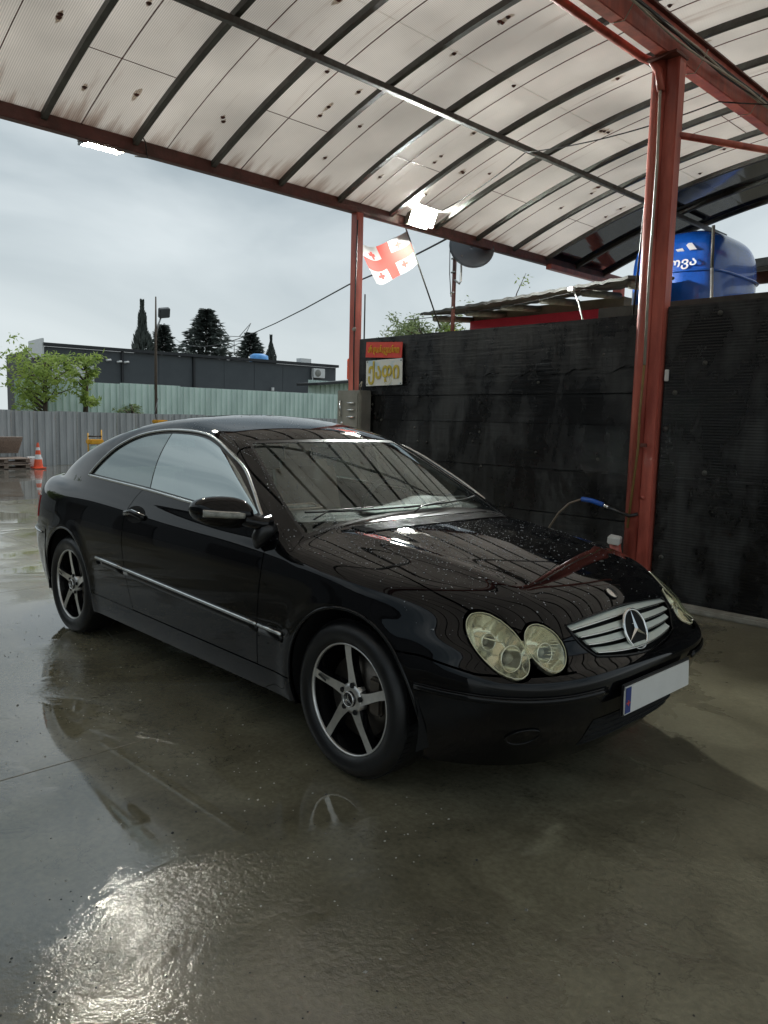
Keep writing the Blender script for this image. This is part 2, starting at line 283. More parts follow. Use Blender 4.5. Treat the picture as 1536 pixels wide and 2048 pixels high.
# ---------------------------------------------------------------- object helpers
def mesh(name, V, Fc, mat, parent=None, smooth=False, loc=None, kind=None, normals=None):
    me = bpy.data.meshes.new(name); me.from_pydata([tuple(map(float, v)) for v in V], [], [tuple(int(i) for i in f) for f in Fc])
    me.materials.append(mat)
    if smooth or normals is not None: me.polygons.foreach_set('use_smooth', [True]*len(me.polygons))
    me.update()
    if normals is not None: me.normals_split_custom_set_from_vertices([tuple(map(float, q)) for q in normals])
    o = bpy.data.objects.new(name, me); COL.objects.link(o)
    if parent: o.parent = parent
    if loc: o.location = loc
    if kind: o['kind'] = kind
    return o
class MB:
    def __init__(s): s.v = []; s.f = []
    def add(s, V, Fc):
        k = len(s.v); s.v += [tuple(q) for q in V]; s.f += [tuple(i+k for i in f) for f in Fc]; return s
    def box(s, c, d, rot=None, bev=0.):
        x, y, z = d[0]/2, d[1]/2, d[2]/2
        if bev:
            bm = bmesh.new(); bmesh.ops.create_cube(bm, size=1); bmesh.ops.scale(bm, vec=d, verts=bm.verts)
            bmesh.ops.bevel(bm, geom=bm.edges[:], offset=bev, segments=2, affect='EDGES'); bm.verts.index_update()
            V = [v.co.copy() for v in bm.verts]; Fc = [[v.index for v in f.verts] for f in bm.faces]; bm.free()
        else:
            V = [Vector((a*x, b*y, e*z)) for a in (-1, 1) for b in (-1, 1) for e in (-1, 1)]
            Fc = [(0,1,3,2),(4,6,7,5),(0,4,5,1),(2,3,7,6),(0,2,6,4),(1,5,7,3)]
        if rot is not None: V = [rot @ v for v in V]
        return s.add([v+Vector(c) for v in V], Fc)
    def tube(s, pts, r, n=8, closed=False, flat=None, caps=True):
        pts = [Vector(p) for p in pts]; m = len(pts); V = []; Fc = []
        prev = None
        for i, p in enumerate(pts):
            a = pts[(i-1) % m] if (closed or i > 0) else p; b = pts[(i+1) % m] if (closed or i < m-1) else p
            t = (b-a).normalized()
            if prev is None:
                u = Vector((0,0,1)) if abs(t.z) < .9 else Vector((1,0,0)); u = (u - t*u.dot(t)).normalized()
            else: u = (prev - t*prev.dot(t)).normalized()
            prev = u; w = t.cross(u); rr = r[i] if hasattr(r, '__len__') else r
            for k in range(n):
                an = 2*math.pi*k/n+math.pi/n; V.append(p + u*math.cos(an)*rr*(flat[0] if flat else 1) + w*math.sin(an)*rr*(flat[1] if flat else 1))
        q = m if closed else m-1
        for i in range(q):
            for k in range(n):
                Fc.append((i*n+k, i*n+(k+1) % n, ((i+1) % m)*n+(k+1) % n, ((i+1) % m)*n+k))
        if not closed and caps: Fc.append(tuple(range(n))[::-1]); Fc.append(tuple((m-1)*n+k for k in range(n)))
        return s.add(V, Fc)
    def lathe(s, prof, n=48, axis='y', c=(0,0,0), close=False):
        V = []; Fc = []; m = len(prof)
        for i in range(n):
            a = 2*math.pi*i/n
            for (r, h) in prof:
                p = (r*math.cos(a), h, r*math.sin(a)) if axis == 'y' else ((r*math.cos(a), r*math.sin(a), h) if axis == 'z' else (h, r*math.cos(a), r*math.sin(a)))
                V.append(Vector(p)+Vector(c))
        for i in range(n):
            for k in range(m-1): Fc.append((i*m+k, i*m+k+1, ((i+1) % n)*m+k+1, ((i+1) % n)*m+k))
        return s.add(V, Fc)
    def go(s, name, mat, parent=None, smooth=False, loc=None, kind=None):
        return mesh(name, s.v, s.f, mat, parent, smooth, loc, kind)
def autosm(o, ang=35):
    me = o.data; me.polygons.foreach_set('use_smooth', [True]*len(me.polygons))
    try: me.set_sharp_from_angle(angle=R_(ang))
    except Exception: pass
    return o
def thing(name, label, cat, loc=(0,0,0), rotz=0., group=None):
    o = bpy.data.objects.new(name, None); COL.objects.link(o); o.location = loc; o.rotation_euler = (0,0,rotz)
    o.empty_display_size = .1; o['label'] = label; o['category'] = cat
    if group: o['group'] = group
    return o
def tag(o, label, cat, group=None):
    o['label'] = label; o['category'] = cat
    if group: o['group'] = group
    return o
def copy_tree(o, parent=None):
    c = o.copy(); COL.objects.link(c)
    if parent: c.parent = parent
    for ch in list(o.children): copy_tree(ch, c)
    return c
def box(name, c, d, mat, parent=None, bev=0., rot=None, kind=None): return MB().box(c, d, rot, bev).go(name, mat, parent, kind=kind)
def tube(name, pts, r, mat, parent=None, n=8, closed=False, flat=None): return MB().tube(pts, r, n, closed, flat).go(name, mat, parent, smooth=True)
def text(name, s, mat, parent, loc, rot, size, extrude=.002, sx=1., align='CENTER', offset=0.):
    cu = bpy.data.curves.new(name, 'FONT'); cu.body = s; cu.size = size; cu.extrude = extrude; cu.align_x = align; cu.align_y = 'CENTER'; cu.offset = offset
    t = bpy.data.objects.new(name, cu); COL.objects.link(t); bpy.context.view_layer.update()
    me = bpy.data.meshes.new_from_object(t.evaluated_get(bpy.context.evaluated_depsgraph_get())); bpy.data.objects.remove(t); bpy.data.curves.remove(cu)
    me.materials.clear(); me.materials.append(mat)
    o = bpy.data.objects.new(name, me); COL.objects.link(o); o.parent = parent; o.location = loc; o.rotation_euler = rot; o.scale = (sx, 1, 1); return o

# ================================================================= SETTING
g = mesh('ground', [(-900,-900,-.03),(900,-900,-.03),(900,900,-.03),(-900,900,-.03)], [(0,1,2,3)], M_yard, kind='structure')
# cast slabs of the wash bay, 8 mm joints
def slab(x0, x1, y0, y1):
    j = .0025; b = .002; z = 0.
    V = [(x0+j,y0+j,-.03),(x1-j,y0+j,-.03),(x1-j,y1-j,-.03),(x0+j,y1-j,-.03),(x0+j,y0+j,z-b),(x1-j,y0+j,z-b),(x1-j,y1-j,z-b),(x0+j,y1-j,z-b),(x0+j+b,y0+j+b,z),(x1-j-b,y0+j+b,z),(x1-j-b,y1-j-b,z),(x0+j+b,y1-j-b,z)]
    Fc = [(0,1,5,4),(1,2,6,5),(2,3,7,6),(3,0,4,7),(4,5,9,8),(5,6,10,9),(6,7,11,10),(7,4,8,11),(8,9,10,11)]
    return mesh('concrete_slab', V, Fc, M_slab, g)
for x0, x1 in ((-9.5,-6.2),(-6.2,-2.8),(-2.8,.52),(.52,4.2),(4.2,8)):
    for y0, y1 in ((-12,-7.6),(-7.6,-3.6),(-3.6,.19),(.19,3.05),(3.05,9.5)): slab(x0, x1, y0, y1)
box('concrete_slab', (-29.75,0,-.017), (40.5,80,.024), M_yard, g)

random.seed(21); gr_ = MB()
for k in range(1100):
    x = random.uniform(-2.2,2.9); y = random.uniform(-3.0,-.95)+random.uniform(0,.3); q = random.uniform(.0012,.0042)*(1.8 if random.random() < .04 else 1); a = random.uniform(0,6.3)
    c, s_ = math.cos(a), math.sin(a); V = [(x+q*c*1.4,y+q*s_*1.4,0),(x-q*s_,y+q*c,0),(x-q*c*1.2,y-q*s_*1.2,0),(x+q*s_,y-q*c,0),(x+q*.2,y,q*.9)]
    gr_.add(V, [(0,1,4),(1,2,4),(2,3,4),(3,0,4)])
tag(gr_.go('grit', M_grit, kind='stuff'), 'fine grit and flecks scattered on the wet slab left of the car', 'grit')
# ---- wash bay wall of black boards
wall = thing('board_wall', 'long wall of wet black painted boards behind the car, left of the big red post', 'wall', (-1.26,3.1,0))
def prism(name, poly, y0, y1, mat, parent):   # polygon in x-z, extruded in y
    n = len(poly); V = [(x,y0,z) for x,z in poly]+[(x,y1,z) for x,z in poly]
    return mesh(name, V, [tuple(range(n)), tuple(range(2*n-1,n-1,-1))]+[(i,i+n,(i+1)%n+n,(i+1)%n) for i in range(n)], mat, parent)
zs = [.0,.30,.63,1.02,1.425,1.685,2.312]; 
for i in range(6):
    z0, z1 = zs[i]+.003, zs[i+1]-.003; V = []; m = 24; w = 3.36
    # slightly bowed, wavy board with real thickness
    for k in range(m+1):
        x = -1.70+w*k/m+.0; bow = .006*math.sin(k*.9+i*2)+.004*math.sin(k*2.3+i)
        e = .006*math.sin(k*.5+i*1.7) if i < 5 else 0
        for (y, z) in ((.0+bow, z0), (.0+bow*.5, z1+e*0), (.03, z1), (.03, z0)): V.append((x, y-(.012 if i % 2 else 0), z))
    Fc = [(4*k+a, 4*k+4+a, 4*k+4+(a+1) % 4, 4*k+(a+1) % 4) for k in range(m) for a in range(4)]+[(3,2,1,0),(4*m,4*m+1,4*m+2,4*m+3)]
    mesh('board', V, Fc, M_board, wall)
for i in range(34):
    x = random.choice((-1.4,-.7,.05,.75,1.45))+random.uniform(-.12,.12); z = random.uniform(.9,2.25)
    MB().lathe([(0,-.012),(.010,-.010),(.014,-.004),(.014,.0)], 10, 'y', (x,-.012,z)).go('bolt', M_rib if i % 3 == 0 else M_cable, wall, True)
# torn peeled edge sheet overlapping
V = []; m = 30
for k in range(m+1):
    x = .1+1.55*k/m; z = 1.865+.02*math.sin(k*.7)+.012*math.sin(k*2.1)+.02*k/m
    V += [(x,-.020,2.295),(x,-.024-.004*math.sin(k),z),(x,-.014,z)]
mesh('overlap_sheet', V, [(3*k+a,3*k+3+a,3*k+4+a,3*k+1+a) for k in range(m) for a in (0,1)], M_board, wall)
box('added_backing_sheet', (0,.045,1.14), (3.3,.02,2.26), M_board, wall)  # added, unseen: blocks the sky light showing between the boards
wall2 = thing('sheet_wall', 'tall black ribbed plastic sheet wall right of the big red post', 'wall', (2.2,3.1,0))
box('sheet_panel', (0,.0,1.185), (3.14,.03,2.33), M_sheet, wall2)
box('top_rail', (0,.035,2.34), (3.14,.04,.03), M_reddk, wall2)
box('batten', (0,-.022,1.02), (3.1,.012,.02), M_sheet, wall2)
for i in range(16):
    MB().lathe([(0,-.014),(.012,-.012),(.02,-.004),(.02,0)], 10, 'y', (random.choice((-1.48,-1.2,-.75,-.4,.2))+random.uniform(-.05,.05),-.016,random.uniform(.3,2.28))).go('bolt', M_rib, wall2, True)
box('fixing_clip', (-1.54,-.03,1.82), (.03,.02,.09), M_white, wall2, .004)
kerb = tag(MB().box((2.2,3.02,.025), (3.2,.10,.05), bev=.01).go('kerb', M_conc), 'pale concrete kerb strip along the foot of the black sheet wall', 'kerb')
ledge = tag(box('rear_ledge', (1.1,3.75,1.24), (2.9,.12,2.5), M_rib), 'drab grey-green ledge just behind the black walls under the blue tank', 'ledge')

# ---- canopy
can = thing('wash_bay_canopy', 'large arched canopy of translucent panels on red steel posts over the car', 'canopy', (0,0,0))
def zc(x): return 4.585-.0520*(x-.85)**2 - .00018*max(0,abs(x-.85)-2)**4
X0, X1 = -3.12, 4.82
def arc(y0, y1, dz0, dz1, name, mat, n=44, x0=X0, x1=X1):
    V = []; Fc = []
    for k in range(n+1):
        x = x0+(x1-x0)*k/n; z = zc(x); V += [(x,y0,z+dz0),(x,y1,z+dz0),(x,y1,z+dz1),(x,y0,z+dz1)]
    for k in range(n): Fc += [(4*k+a,4*k+4+a,4*k+4+(a+1)%4,4*k+(a+1)%4) for a in range(4)]
    Fc += [(3,2,1,0),(4*n,4*n+1,4*n+2,4*n+3)]
    o = mesh(name, V, Fc, mat, can); return o
ribs = [-.27+.776*k for k in range(-5, 12)]
for i, y in enumerate(ribs):
    r = arc(y-.024, y+.024, -.05, 0., 'rib', M_rib)
    if i+1 < len(ribs):
        black = y > 6.3
        for (xa, xb) in ((X0,-.93),(-.93,1.6),(1.6,X1)):
            p = arc(y-.01 if False else y+.004, ribs[i+1]-.004, .003, .011, 'roof_panel', M_polyb if black else M_poly, 14, xa+.002, xb-.002)
        if not black:
            arc(y+.300, y+.307, -.003, .002, 'panel_joint', M_reddk, 30)
            box('cross_joint', (-2.3 if i % 2 else -.05, y+.39, zc(-2.3 if i % 2 else -.05)+.001), (.008,.75,.003), M_reddk, can)
        if not black:   # washers of the roof screws with rusty halos
            for q in range(6):
                x = random.choice((-2.62,-2.1,-1.75,-.9,-.4,.5,1.1))+random.uniform(-.12,.12); yy = y+random.choice((.2,.58))+random.uniform(-.06,.06)
                MB().lathe([(0,-.016),(.010,-.013),(.019,-.003),(.022,.0)], 10, 'z', (x,yy,zc(x)+.002)).go('screw_washer', M_reddk, can, True)
                s_ = random.uniform(.018,.042); V = [(x+s_*random.uniform(.6,1.6)*math.cos(.52*k)*1.5, yy+s_*random.uniform(.5,1.)*math.sin(.52*k)*.8, zc(x+s_*math.cos(.52*k)*1.5)+.0015) for k in range(12)]
                mesh('rust_stain', V+[(x,yy,zc(x)+.001)], [((k+1)%12,k,12) for k in range(12)], M_stain, can)
for (x, y0, y1, z) in ((-1.48,ribs[0],8.9,4.222),):
    box('purlin', (x,(y0+y1)/2,z), (.055,y1-y0,.05), M_rib, can, .004)
box('eave_beam', (-3.10,2.6,3.745), (.085,13.0,.125), M_reddk, can, .006)
box('eave_beam', (4.80,2.6,3.745), (.085,13.0,.125), M_reddk, can, .006)
box('eave_bracket', (-3.05,7.75,3.66), (.09,2.0,.07), M_red, can, .006)
# main beam on the big post: channel with flanges
mb = box('main_beam', (.51,2.6,4.315), (.10,13.0,.235), M_red, can, .006)
box('beam_flange', (.51,2.6,4.44), (.16,13.0,.014), M_reddk, can)
# big post: round tube and square tube welded side by side
def post(name, pts, r, n=20): return tube(name, pts, r, M_red, can, n)
post('post', [(.455,3.06,0),(.455,3.06,4.20)], .062, 24)
box('post_channel', (.565,3.09,2.1), (.105,.11,4.2), M_red, can, .008)
box('post_plate', (.51,3.05,4.19), (.24,.2,.02), M_reddk, can)
box('post_foot', (.51,3.07,.012), (.3,.26,.02), M_reddk, can)
tube('hose_holder', [(.45,2.95,.24),(.40,2.92,.40),(.385,2.91,.49)], .045, M_red, can, 12)
tube('post_conduit', [(.31,-3.9,4.24),(.33,3.00,4.24),(.40,3.03,4.20),(.47,3.00,4.10),(.50,3.0,3.95)], .030, M_red, can, 12)
tube('post_cable', [(.50,2.985,3.97),(.513,2.985,3.4),(.505,2.98,2.6),(.512,2.985,1.9)], .011, M_cablew, can, 6)
tube('post_cable', [(.512,2.985,1.92),(.500,2.98,1.5),(.503,2.985,1.25),(.46,2.97,.6)], .010, M_cabley, can, 6)
box('cable_clip', (.545,2.99,1.27), (.05,.03,.03), M_reddk, can, .004)
MB().lathe([(0,-.02),(.016,-.016),(.016,.0)], 10, 'y', (.545,3.035,.85)).go('rivet', M_red, can, True)
tube('post_hose', [(.34,3.2,3.72),(.33,3.2,3.5),(.30,3.2,2.9),(.27,3.2,2.33)], .008, M_cable, can, 6)
tube('stay_pipe', [(.60,3.12,3.64),(1.05,4.4,3.70),(1.6,5.9,3.78)], .026, M_red, can, 10)
for k in range(5):
    pts = []
    for q in range(28):
        y = -3+q*.42; pts.append((.605+.012*k+.01*math.sin(q*.9+k), y, 4.33-.018*k+.018*math.sin(q*1.1+k*2)))
    tube('beam_cable', pts, .008 if k else .013, [M_cable,M_cable,M_cablew,M_cable,M_cablew][k], can, 6)
for q in range(8):
    y = -1+q*1.1
    tube('cable_tie', [(.45,y,4.33),(.455,y,4.20),(.56,y+.01,4.19),(.60,y+.02,4.26),(.66,y,4.33)], .004, M_cablew, can, 5)
# left and far posts on the eave
box('corner_post', (-3.09,3.13,1.86), (.10,.10,3.66), M_red, can, .006)
tube('corner_post_cable', [(-3.03,3.08,3.6),(-3.04,3.07,2.6),(-3.03,3.06,2.2),(-3.03,3.07,1.75)], .008, M_cable, can, 6)
MB().lathe([(0,-.02),(.02,-.018),(.028,0)], 12, 'y', (-3.04,3.075,2.42)).go('post_disc', M_grey, can, True)
box('far_post', (-3.04,8.7,3.0), (.14,.14,1.5), M_red, can, .006)
tube('slender_post', [(-.35,6.0,3.2),(-.365,6.0,3.66)], .018, M_rib, can, 8)
tube('slender_post', [(-.26,6.0,1.8),(-.35,6.0,3.2)], .018, M_steel, can, 8)
def sag(a, b, s, n=14):
    a = Vector(a); b = Vector(b); return [a.lerp(b, i/n)+Vector((0,0,-s*4*(i/n)*(1-i/n))) for i in range(n+1)]
tube('lamp_cable', sag((-3.05,4.25,3.86),(-1.50,4.02,4.20),.05), .006, M_cable, can, 5)
tube('lamp_cable', sag((-1.50,4.02,4.20),(.5,4.0,4.16),.06), .006, M_cable, can, 5)
tube('lamp_cable', sag((.5,4.0,4.16),(2.6,6.0,4.3),.08), .006, M_cable, can, 5)
tube('lamp_cable', sag((-3.14,-.1,3.72),(-3.15,.62,3.74),.06), .006, M_cable, can, 5)
tube('lamp_cable', [(-3.05,.42,3.85),(-3.0,.50,3.86),(-3.02,.58,3.78),(-3.06,.62,3.66),(-3.1,.52,3.66)], .006, M_cable, can, 5)

# ---- flood lamps under the eave
def flood(name, label, loc, rot, emit):
    t = thing(name, label, 'flood lamp', loc, 0, 'flood lamps under the eave')
    Rm = Euler(rot, 'XYZ').to_matrix()
    def b(n, c, d, m, bev=0.): return MB().box(Rm @ Vector(c), d, Rm, bev).go(n, m, t)
    b('housing', (0,0,.03), (.25,.36,.05), M_grey, .008); b('glowing_panel', (0,0,-.002), (.20,.31,.012), emit)
    for k in range(6): b('cooling_fin', (-.1+.04*k,0,.066), (.008,.30,.025), M_grey)
    b('bezel', (0,.172,-.004), (.23,.012,.018), M_grey); b('bezel', (0,-.172,-.004), (.23,.012,.018), M_grey)
    b('bracket', (0,0,.10), (.03,.22,.05), M_reddk)
    if rot[1] < -.5: b('added_visor', (.128,0,-.10), (.006,.40,.24), M_grey); b('added_visor', (.02,.186,-.035), (.20,.006,.09), M_grey)  # visors added to keep the bright lamp's light off the canopy
    return t
flood('flood_lamp', 'flat flood lamp glowing warm white, left of the two under the eave', (-3.235,.30,3.715), (0,R_(4),0), M_lampL)
flood('flood_lamp', 'blazing white flood lamp above the red and white flag', (-2.97,4.0,3.80), (0,R_(-68),R_(4)), M_lampR)

# ---- signs on the wall
s1 = thing('red_sign', 'small red sign with yellow Georgian letters near the wall end', 'sign', (-2.54,3.05,2.17))
MB().box((0,.006,0), (.56,.006,.165), Euler((0,R_(3),0)).to_matrix()).go('sign_board', M_signred, s1)
text('lettering', 'არ დაანაგვიანოთ', M_signyel, s1, (0,-.002,0), (R_(90),R_(3),0), .105, sx=.50, offset=.0015)
s2 = thing('foam_sign', 'white and blue sign with large ochre Georgian letters below the red sign', 'sign', (-2.53,3.05,1.93))
MB().box((0,.006,0), (.56,.006,.275), Euler((0,R_(-1),0)).to_matrix()).go('sign_board', M_signwht, s2)
text('lettering', 'ქაფი', M_ochre, s2, (0,-.002,.01), (R_(90),0,0), .24, sx=.80, offset=.006)
for x in (-.26,.26):
    for z in (-.12,.12): MB().lathe([(0,-.004),(.006,-.003),(.007,.0)], 8, 'y', (x,.002,z)).go('nail', M_cable, s2)

# ---- control cabinet
cb = thing('control_cabinet', 'grey control cabinet with a red digit display at the wall end behind the car', 'cabinet', (-2.94,3.0,0), R_(-90))
box('cabinet_body', (-.0,.0,.87), (.17,.38,1.74), M_grey, cb, .008)
box('cabinet_door', (.090,0,.88), (.012,.33,1.66), M_grey, cb, .004)
box('cabinet_side', (0,.193,.88), (.15,.010,1.64), M_grey, cb, .004)
for k in range(3): tube('handle', [(.099,.03,1.60-.075*k),(.122,.03,1.60-.075*k),(.122,.12,1.60-.075*k),(.099,.12,1.60-.075*k)], .009, M_chr, cb, 8)
tube('handle', [(.099,-.10,1.62),(.119,-.10,1.62),(.119,-.10,1.46),(.099,-.10,1.46)], .009, M_chr, cb, 8)
MB().lathe([(0,.02),(.014,.018),(.016,0)], 12, 'x', (.096,-.08,1.38)).go('lock', M_chr, cb, True)
box('display', (.099,.03,1.235), (.012,.12,.055), M_cable, cb)
text('display_digit', '0', M_led, cb, (.107,.06,1.235), (R_(90),0,R_(90)), .07)
box('pilot_lamp', (.100,.0,1.31), (.012,.022,.022), M_led, cb)
box('nameplate', (.100,.055,1.31), (.008,.05,.025), M_steel, cb)
tube('cabinet_wire', [(-.0,.1,1.74),(.03,.12,1.80),(.07,.2,1.83),(.08,.2,1.77)], .006, M_cablew, cb, 6)
og = thing('orange_tube_holder', 'orange plastic housing hung on the left side of the slim red post', 'holder', (-3.19,3.14,1.99))
box('holder_body', (0,0,0), (.05,.045,.24), M_or, og, .01); tube('holder_hose', [(0,0,-.12),(.01,0,-.2),(.02,0,-.3)], .012, M_cable, og, 6)

# ---- wash lance hooked by the big post
lg = thing('wash_lance', 'pressure wash lance with a blue grip hooked beside the big red post', 'wash lance', (.1,2.95,.7))
tube('hose', [(-.46,-.0,-.35),(-.36,0,-.16),(-.28,0,-.04),(-.18,0,.05),(-.06,0,.098)], .009, M_hosew, lg, 8)
tube('grip', [(-.06,0,.098),(.03,0,.092),(.14,0,.068)], .021, M_hblue, lg, 10)
tube('fitting', [(.14,0,.068),(.19,0,.052)], .015, M_chr, lg, 10)
tube('barrel', [(.19,0,.052),(.30,0,.02),(.38,.0,.0),(.44,.03,.02)], .015, M_plast, lg, 8)
wb = thing('white_block', 'small white foam block resting on the red hose holder of the big post', 'block', (.40,2.885,.50))
MB().box((0,0,0), (.10,.09,.062), Euler((R_(8),R_(6),.3)).to_matrix(), .008).go('block_body', M_white, wb)

# ---- flag
fl = thing('flag', 'white flag with red crosses on a slanting pole under the bright lamp', 'flag', (-3.22,4.02,3.70))
top = Vector((0,0,0)); bot = Vector((0,.67,-1.10))
tube('pole', [top+Vector((0,-.02,.05)), bot], .010, M_rib, fl, 8)
nu, nv = 30, 20
def fp(u, v):   # u 0 at hoist ->1 fly ; v 0 top ->1 bottom
    h = top.lerp(bot, .02+v*.31)
    d = Vector((-.02,-.78,-.29)); p = h+d*u
    p += Vector((.03*math.sin(u*6+v*2)*u, .02*math.sin(u*9+v*3)*u, -.06*math.sin(u*3.1)*1+.035*math.sin(u*8-v*2)*u-.03*v*u)); p.y += .10*u*v
    return p
W_ = MB(); Rd = MB()
def incross(u, v):
    if abs(u-.5) < .095 or abs(v-.5) < .14: return True
    for cu, cv in ((.24,.22),(.76,.22),(.24,.78),(.76,.78)):
        du, dv = abs(u-cu)*1.5, abs(v-cv)
        if max(du,dv) < .10 and min(du,dv) < .035: return True
    return False
nu, nv = 60, 40
for i in range(nu):
    for j in range(nv):
        q = [fp(a/nu, b/nv) for a, b in ((i,j),(i+1,j),(i+1,j+1),(i,j+1))]
        (Rd if incross((i+.5)/nu,(j+.5)/nv) else W_).add(q, [(0,1,2,3)])
W_.go('white_cloth', M_flagw, fl, True); Rd.go('red_cross', M_flagr, fl, True)

# ---- satellite dish on mast
ds = thing('satellite_dish', 'dark satellite dish seen on a thin mast behind the flag', 'satellite dish', (-3.55,5.3,0))
tube('mast', [(0,0,2.2),(0,0,3.95)], .028, M_reddk, ds, 10)
for z in (2.95,3.15,3.42,3.6): tube('mast_clip', [(-.03,-.03,z),(.03,-.03,z+.005)], .012, M_steel, ds, 6)
prof = [(r, .0+.35*r*r) for r in np.linspace(0,.30,10)]
d_ = MB().lathe(prof, 36, 'x').go('dish_bowl', M_dish, ds, True); d_.location = (.30,-.02,3.70); d_.rotation_euler = (0,R_(-18),R_(-38)); d_.modifiers.new('s','SOLIDIFY').thickness = .008
tube('feed_arm', [(.0,0,3.33),(.20,-.12,3.24),(.24,-.14,3.26),(.24,-.14,3.52)], .014, M_steel, ds, 8)
box('feed_head', (.24,-.14,3.55), (.05,.05,.09), M_grey, ds, .008)
tube('strut', [(.0,0,3.7),(.30,-.02,3.66)], .014, M_steel, ds, 6)
tube('feed_cable', [(0,0,3.9),(-.05,-.05,3.75),(-.04,-.05,3.4),(-.02,-.03,3.1)], .006, M_cable, ds, 5)
tg = tube('antenna_mast', [(-5.0,5.0,2.0),(-5.0,5.0,3.24)], .012, M_rib); tag(tg, 'thin bare mast standing just right of the slim red post', 'mast')
pw = tube('power_line', sag((-52.0,27.6,7.5),(-7.3,6.7,3.86),.9)+sag((-7.3,6.7,3.86),(-3.6,5.2,3.86),.03), .014, M_cable, n=5); tag(pw, 'thin dark power line crossing the grey sky to the dish mast', 'cable')

# ---- low building behind the wall
hb = thing('cream_outbuilding', 'cream outbuilding with a crimson strip and sagging dark roof behind the board wall', 'building', (-2.6,6.6,0))
box('wall', (-.42,.1,1.53), (2.55,.2,3.14), M_cream, hb)
box('crimson_strip', (-.42,-.05,2.79), (2.5,.06,.34), M_pink, hb)
box('crimson_strip', (.93,-.05,2.78), (.14,.05,.32), M_reddk, hb)
V = []; n = 40
for k in range(n+1):
    x = -1.85+3.30*k/n; z = 2.96+.15*k/n*1.0+.010*math.sin(k*2.4)
    for (y, dz) in ((-1.0,0),(.15,.15),(.15,.18),(-1.0,.035)): V.append((x,y,z+dz))
mesh('roof', V, [(4*k+a,4*k+4+a,4*k+4+(a+1)%4,4*k+(a+1)%4) for k in range(n) for a in range(4)]+[(3,2,1,0),(4*n,4*n+1,4*n+2,4*n+3)], M_roofg, hb)
for k in range(6): tube('joist_end', [(-1.7+.62*k,-.85,2.92+.03*k*1.0),(-1.7+.62*k,0,2.99+.03*k)], .045, M_conc, hb, 10)
tube('gutter_wire', sag((-2.2,-.95,2.93),(1.2,-.95,3.1),.06), .006, M_cable, hb, 5)
tube('gutter_stay', [(.72,-.98,3.06),(.80,-.98,2.90),(.90,-.98,2.60)], .010, M_white, hb, 6)
box('gutter_cap', (.72,-1.03,3.07), (.08,.06,.05), M_white, hb, .005)
rb = thing('right_outbuilding', 'grey roofed building with windows peeking out right of the blue tank', 'building', (1.0,13.5,0))
box('wall', (0,0,2.0), (7,.2,4.1), M_cream, rb)
box('roof', (0,-.7,4.62), (7.4,2.0,.16), M_roofg, rb, .02, Euler((R_(8),R_(-2),0)).to_matrix())
box('fascia', (0,-.75,4.28), (7.2,.1,.22), M_reddk, rb)
for k in range(5):
    w = box('window', (-3.0+.95*k,-.13,3.7), (.8,.06,.7), M_white, rb, .01); w2 = box('pane', (-3.0+.95*k,-.165,3.7), (.66,.012,.56), M_dish, w)

# ---- blue tank
tk = thing('blue_tank', 'big glossy blue tank with white Georgian letters behind the black wall', 'tank', (-1.35,7.75,3.30))
def superq(n1, n2, rx, ry, rz, name, mat, nu=64, nv=36):
    V = []; Fc = []
    sg = lambda w, m: math.copysign(abs(w)**m, w)
    for i in range(nv+1):
        ph = -math.pi/2+math.pi*i/nv
        for j in range(nu):
            th = 2*math.pi*j/nu
            x, y, z = sg(math.cos(ph),n1)*sg(math.cos(th),n2), sg(math.cos(ph),n1)*sg(math.sin(th),n2), sg(math.sin(ph),n1)
            # ribs on the barrel
            k = 1+.012*math.cos(th*8)*(1 if abs(z) < .9 else 0)
            V.append((rx*x, ry*y*k, rz*z))
    for i in range(nv):
        for j in range(nu): Fc.append((i*nu+j, i*nu+(j+1)%nu, (i+1)*nu+(j+1)%nu, (i+1)*nu+j))
    return mesh(name, V, Fc, mat, tk, True)
superq(.55,.5,.62,.86,.68,'tank_body',M_blue)
rim = []
for j in range(64):
    th = 2*math.pi*j/64; sg = lambda w, m: math.copysign(abs(w)**m, w)
    rim.append((.628*sg(math.cos(th),.5), .872*sg(math.sin(th),.5), .09))
tube('seam_rim', rim, .016, M_blue, tk, 6, True, (1,1.6))
text('lettering', 'ოვა', M_letter, tk, (.235,-.872,.19), (R_(84),0,0), .15, sx=1.25, offset=.003)
for a in (.14,.30):
    V = [(a,-.845,.335),(a+.09,-.845,.335),(a+.0,-.79,.43),(a-.09,-.79,.43)]
    mesh('white_stripe', V+[(x,y-.012,z+.006) for x,y,z in V], [(0,1,2,3),(7,6,5,4),(0,4,5,1),(1,5,6,2),(2,6,7,3),(3,7,4,0)], M_letter, tk)

# ---- far yard: fences
def corr(name, w, h, ribs, depth, mat, parent, loc):
    prof = []; p = w/ribs
    for k in range(ribs): prof += [(k*p,0),(k*p+p*.42,0),(k*p+p*.52,depth),(k*p+p*.9,depth)]
    prof.append((w,0)); V = []; n = len(prof)
    for (y, d) in prof: V += [(d,y,0),(d,y,h)]
    o = mesh(name, V, [(2*k,2*k+2,2*k+3,2*k+1) for k in range(n-1)], mat, parent, loc=loc); return o
f1 = thing('grey_fence', 'grey corrugated steel fence across the far side of the wet yard', 'fence', (-18,2,0))
pn = corr('fence_panel', .572, 1.47, 3, .035, M_fence, f1, (0,0,0))
for k in range(-14, 26):
    if k == 0: continue
    c = pn.copy(); COL.objects.link(c); c.location = (.006*(k%2), k*.58, random.uniform(-.015,.01)); 
capm = None
for k in range(-14, 26):
    if capm is None: capm = box('fence_batten', (0,0,0), (.012,.03,1.46), M_steel, f1); capm.location = (.045,k*.58+.575,.735)
    else: c = capm.copy(); COL.objects.link(c); c.location = (.045,k*.58+.575,.735)
